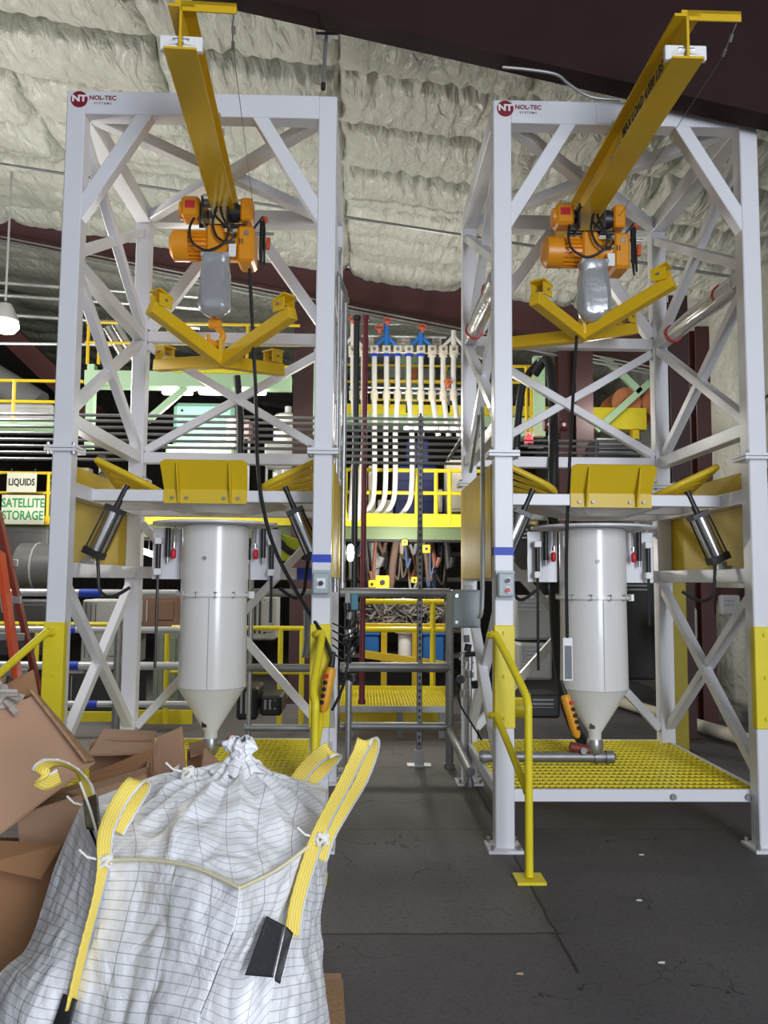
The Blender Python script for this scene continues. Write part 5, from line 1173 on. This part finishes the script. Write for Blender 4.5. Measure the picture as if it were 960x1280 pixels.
right = [[B(*MID[0]), B(348, 1088, 2.04), B(*STR[0])],
         [B(*MID[1]), B(335, 1150, 2.07), B(*STR[1])],
         [B(*MID[2]), B(306, 1235, 2.04), B(*STR[2])],
         [B(*MID[3]), B(286, 1340, 1.98), B(*STR[3])],
         [fl(-.42, 1.74), fl(-.34, 1.86), fl(-.24, 1.96)]]
side = [[B(*STR[0]), B(404, 1035, 2.32), B(409, 985, 2.60)],
        [B(*STR[1]), B(402, 1100, 2.32), B(407, 1090, 2.58)],
        [B(*STR[2]), B(384, 1180, 2.24), B(399, 1165, 2.50)],
        [B(*STR[3]), B(378, 1275, 2.14), B(410, 1260, 2.42)],
        [fl(-.24, 1.96), fl(-.12, 2.10), fl(-.03, 2.42)]]
lft = [[B(104, 1002, 2.42), B(112, 1040, 2.22), B(*FLc[0])],
       [B(70, 1080, 2.42), B(96, 1108, 2.22), B(*FLc[1])],
       [B(36, 1180, 2.36), B(68, 1190, 2.14), B(*FLc[2])],
       [B(-14, 1238, 2.30), B(30, 1280, 2.06), B(*FLc[3])],
       [fl(-1.20, 2.30), fl(-.98, 2.12), fl(-.78, 1.98)]]
top = [[B(*FLc[0]), B(187, 1077, 2.07), B(245, 1087, 1.99), B(*MID[0]), B(348, 1088, 2.04), B(*STR[0])],
       [B(116, 1040, 2.20), B(190, 1046, 2.14), B(240, 1038, 2.09), B(290, 1048, 2.06), B(345, 1040, 2.16), B(404, 1024, 2.32)],
       [B(106, 1012, 2.36), B(180, 1000, 2.34), B(235, 985, 2.28), B(292, 985, 2.25), B(348, 996, 2.34), B(408, 992, 2.48)],
       [B(104, 1002, 2.42), B(190, 972, 2.52), B(240, 962, 2.46), B(296, 950, 2.42), B(352, 968, 2.50), B(409, 985, 2.60)]]
mids = [None, (2.70, .80), (2.76, .55), (2.80, .28), (2.84, .004)]
back = [top[-1]]
for r in range(1, 5):
    Ym, zm_ = mids[r]; l_, r_ = lft[r][0], side[r][2]
    back.append([l_]+[V(l_.x+(r_.x-l_.x)*f+.0, Ym-abs(f-.5)*.2-bl.y, zm_) for f in (.15, .4, .6, .85)]+[r_])
cl.add(patch(front, 90, 110), 0, 0, .020)
cl.add(patch(right, 60, 110), .33, 0, .024, fsc=7)
cl.add(patch(side, 40, 110), .6, 0, .022, fsc=7)
cl.add(patch(lft, 50, 110), -.2, 0, .016, fsc=6)
cl.add(patch(top, 150, 100), 0, .3, .030, fsc=4.2, pleat=(B(300, 950, 2.42), .016))
cl.add(patch(back, 60, 50), 0, .9, .02)
cl.build('bag_body', BAGM, bag)
def ribbon(pts, wid, wd, name, m, parent, th=.003, k=8, uvs=1):
    """flat webbing along a path; wd = direction across the webbing"""
    P_ = smooth(pts, k); n = len(P_); c = Cloth(); g = np.zeros((n, 5, 3)); wds = wd if isinstance(wd, list) else [wd]*len(pts)
    W_ = smooth(wds, k) if isinstance(wd, list) else [V(wd)]*n
    for i, p in enumerate(P_):
        d = (P_[min(i+1, n-1)]-P_[max(i-1, 0)]).normalized(); x = V(W_[i]); x = (x-d*x.dot(d)).normalized()
        for j in range(5): g[i, j] = p+x*(wid*(j/4-.5))
    s_ = 0; o = len(c.v)
    for i in range(n):
        if i: s_ += (P_[i]-P_[i-1]).length
        for j in range(5): c.v.append(Vector(g[i, j])); c.uv.append((j/4, s_))
    for i in range(n-1):
        for j in range(4): a = i*5+j; c.f.append((a, a+5, a+6, a+1))
    return c.build(name, m, parent, th)
# seam piping along the top edges
for pts in ([B(127, 1076, 2.115), B(187, 1075, 2.055), B(245, 1085, 1.975), B(300, 1110, 1.885)], [B(300, 1110, 1.885), B(348, 1086, 2.02), B(398, 1048, 2.13)]):
    MB().tube(smooth(pts, 8), .005, 6).build('seam_piping', mat('cream_cord', (.72, .66, .45), .6), bag)
# lifting loops
ribbon([B(366, 1170, 2.055), B(372, 1130, 2.08), B(386, 1080, 2.10), B(402, 1035, 2.11), B(428, 985, 2.10), B(450, 940, 2.09), B(457, 926, 2.10), B(466, 934, 2.14), B(452, 975, 2.16), B(430, 1012, 2.17), B(412, 1042, 2.16), B(400, 1075, 2.14)], .042, [V(.9, .45, .1)]*12, 'lifting_loop', WEB, bag)
ribbon([B(88, 1262, 2.02), B(104, 1190, 2.05), B(122, 1120, 2.08), B(130, 1078, 2.10), B(133, 1040, 2.10), B(148, 1005, 2.10), B(168, 978, 2.13), B(180, 982, 2.17), B(164, 1010, 2.18), B(146, 1040, 2.16)], .040, [V(.30, .9, 0)]*3+[V(.5, .7, 0)]+[V(.9, .3, -.2)]*6, 'lifting_loop', WEB, bag)
ribbon([B(112, 1010, 2.40), B(109, 984, 2.38), B(98, 965, 2.36), B(76, 954, 2.34), B(55, 957, 2.33), B(50, 970, 2.34), B(60, 977, 2.36), B(74, 970, 2.38)], .05, [V(.7, -.5, .3)]*2+[V(.2, -.8, .5)]*2+[V(0, -.6, .8), V(0, -.3, 1), V(0, -.3, 1), V(0, -.3, 1)], 'lifting_loop', WEB, bag)
ribbon([B(366, 985, 2.60), B(382, 962, 2.60), B(400, 944, 2.58), B(412, 938, 2.58), B(418, 944, 2.62), B(404, 962, 2.66), B(386, 980, 2.66)], .05, [V(.6, .2, -.4)]*7, 'lifting_loop', WEB, bag)
# black reinforcing patches
PB = mat('black_patch_cloth', (.013, .013, .015), .45, bump=.3, bs=15)
def qpatch(q, name='reinforcing_patch', m=PB):
    c = Cloth(); c.add(patch([[B(*q[0]), B(*q[1])], [B(*q[3]), B(*q[2])]], 8, 12), 0, 0, .004); return c.build(name, m, bag, .003)
qpatch([(333, 1145, 2.00), (356, 1157, 1.99), (341, 1222, 1.955), (306, 1219, 1.97)]); qpatch([(358, 1158, 1.985), (366, 1166, 1.99), (350, 1230, 1.955), (343, 1226, 1.95)])
qpatch([(80, 1242, 2.03), (97, 1250, 2.02), (84, 1300, 1.99), (60, 1300, 2.01)]); qpatch([(104, 1000, 2.36), (122, 992, 2.32), (126, 1040, 2.12), (108, 1036, 2.18)])
# tied spout and knots
sp = Cloth(); rows_ = []
prof = [(964, 34), (954, 22), (947, 12), (942, 13), (934, 19), (927, 17), (924, 9)]
n = 30
for y, r_ in prof:
    c0 = B(302, y, 2.40); rr = r_*2.4/1030; ring = []
    for k in range(n+1): a_ = 2*pi*k/n; ring.append(c0+V(cos(a_)*rr*(1+.22*sin(5*a_+y)), sin(a_)*rr*(1+.2*cos(4*a_)), .006*sin(6*a_)))
    rows_.append(ring)
sp.add(patch(rows_, 60, 26), 0, 0, .016, fsc=16); sp.build('tied_spout', BAGM, bag, .002)
for (x, y, Y) in ((235, 966, 2.36), (112, 1008, 2.36), (402, 1048, 2.11), (131, 1076, 2.10)):
    c0 = B(x, y, Y); q = MB(); rnd = random.Random(int(x))
    for k in range(5):
        a_ = rnd.uniform(0, 6.28); q.tube([c0+V(cos(a_+j*.9)*.016, sin(a_+j*.9)*.012, sin(a_*2+j)*.014) for j in range(7)], .0045, 6)
    q.tube([c0, c0+V(-.04, -.01, .012), c0+V(-.06, -.01, .03)], .003, 5); q.build('tie_cord', mat('white_cord', (.78, .76, .70), .7), bag)
g = MB().tube(smooth([B(100, 978, 2.30), B(112, 1010, 2.24), B(122, 1045, 2.12), B(130, 1075, 2.10)], 5), .0035, 6).build('tie_cord', mat('white_cord', (.78, .76, .70), .7), bag)
# floor litter
for k, (x, y) in enumerate([(827, 1204), (799, 1126), (802, 1069), (650, 1218)]):
    a = atz(x, y, .004); t = MB().add([a+V(-.016, 0, 0), a+V(.012, -.006, 0), a+V(.016, .008, .004), a+V(-.012, .01, .002), a+V(-.006, .0, .007)], [(0, 1, 4), (1, 2, 4), (2, 3, 4), (3, 0, 4), (3, 2, 1, 0)])
    tag(t.build('paper_scrap', SIGN if k < 3 else mat('tan_scrap', (.4, .3, .18), .8)), ['white scrap of paper on the open floor, nearest', 'tiny pale scrap on the open floor right of the handrail foot', 'tiny white scrap on the floor in front of the grating', 'tan scrap of paper on the floor between bag and handrail'][k], 'litter')
for ob in list(COL.objects):
    if ob.type == 'MESH' and ob.parent is None and 'label' not in ob and 'kind' not in ob: print('UNTAGGED', ob.name)
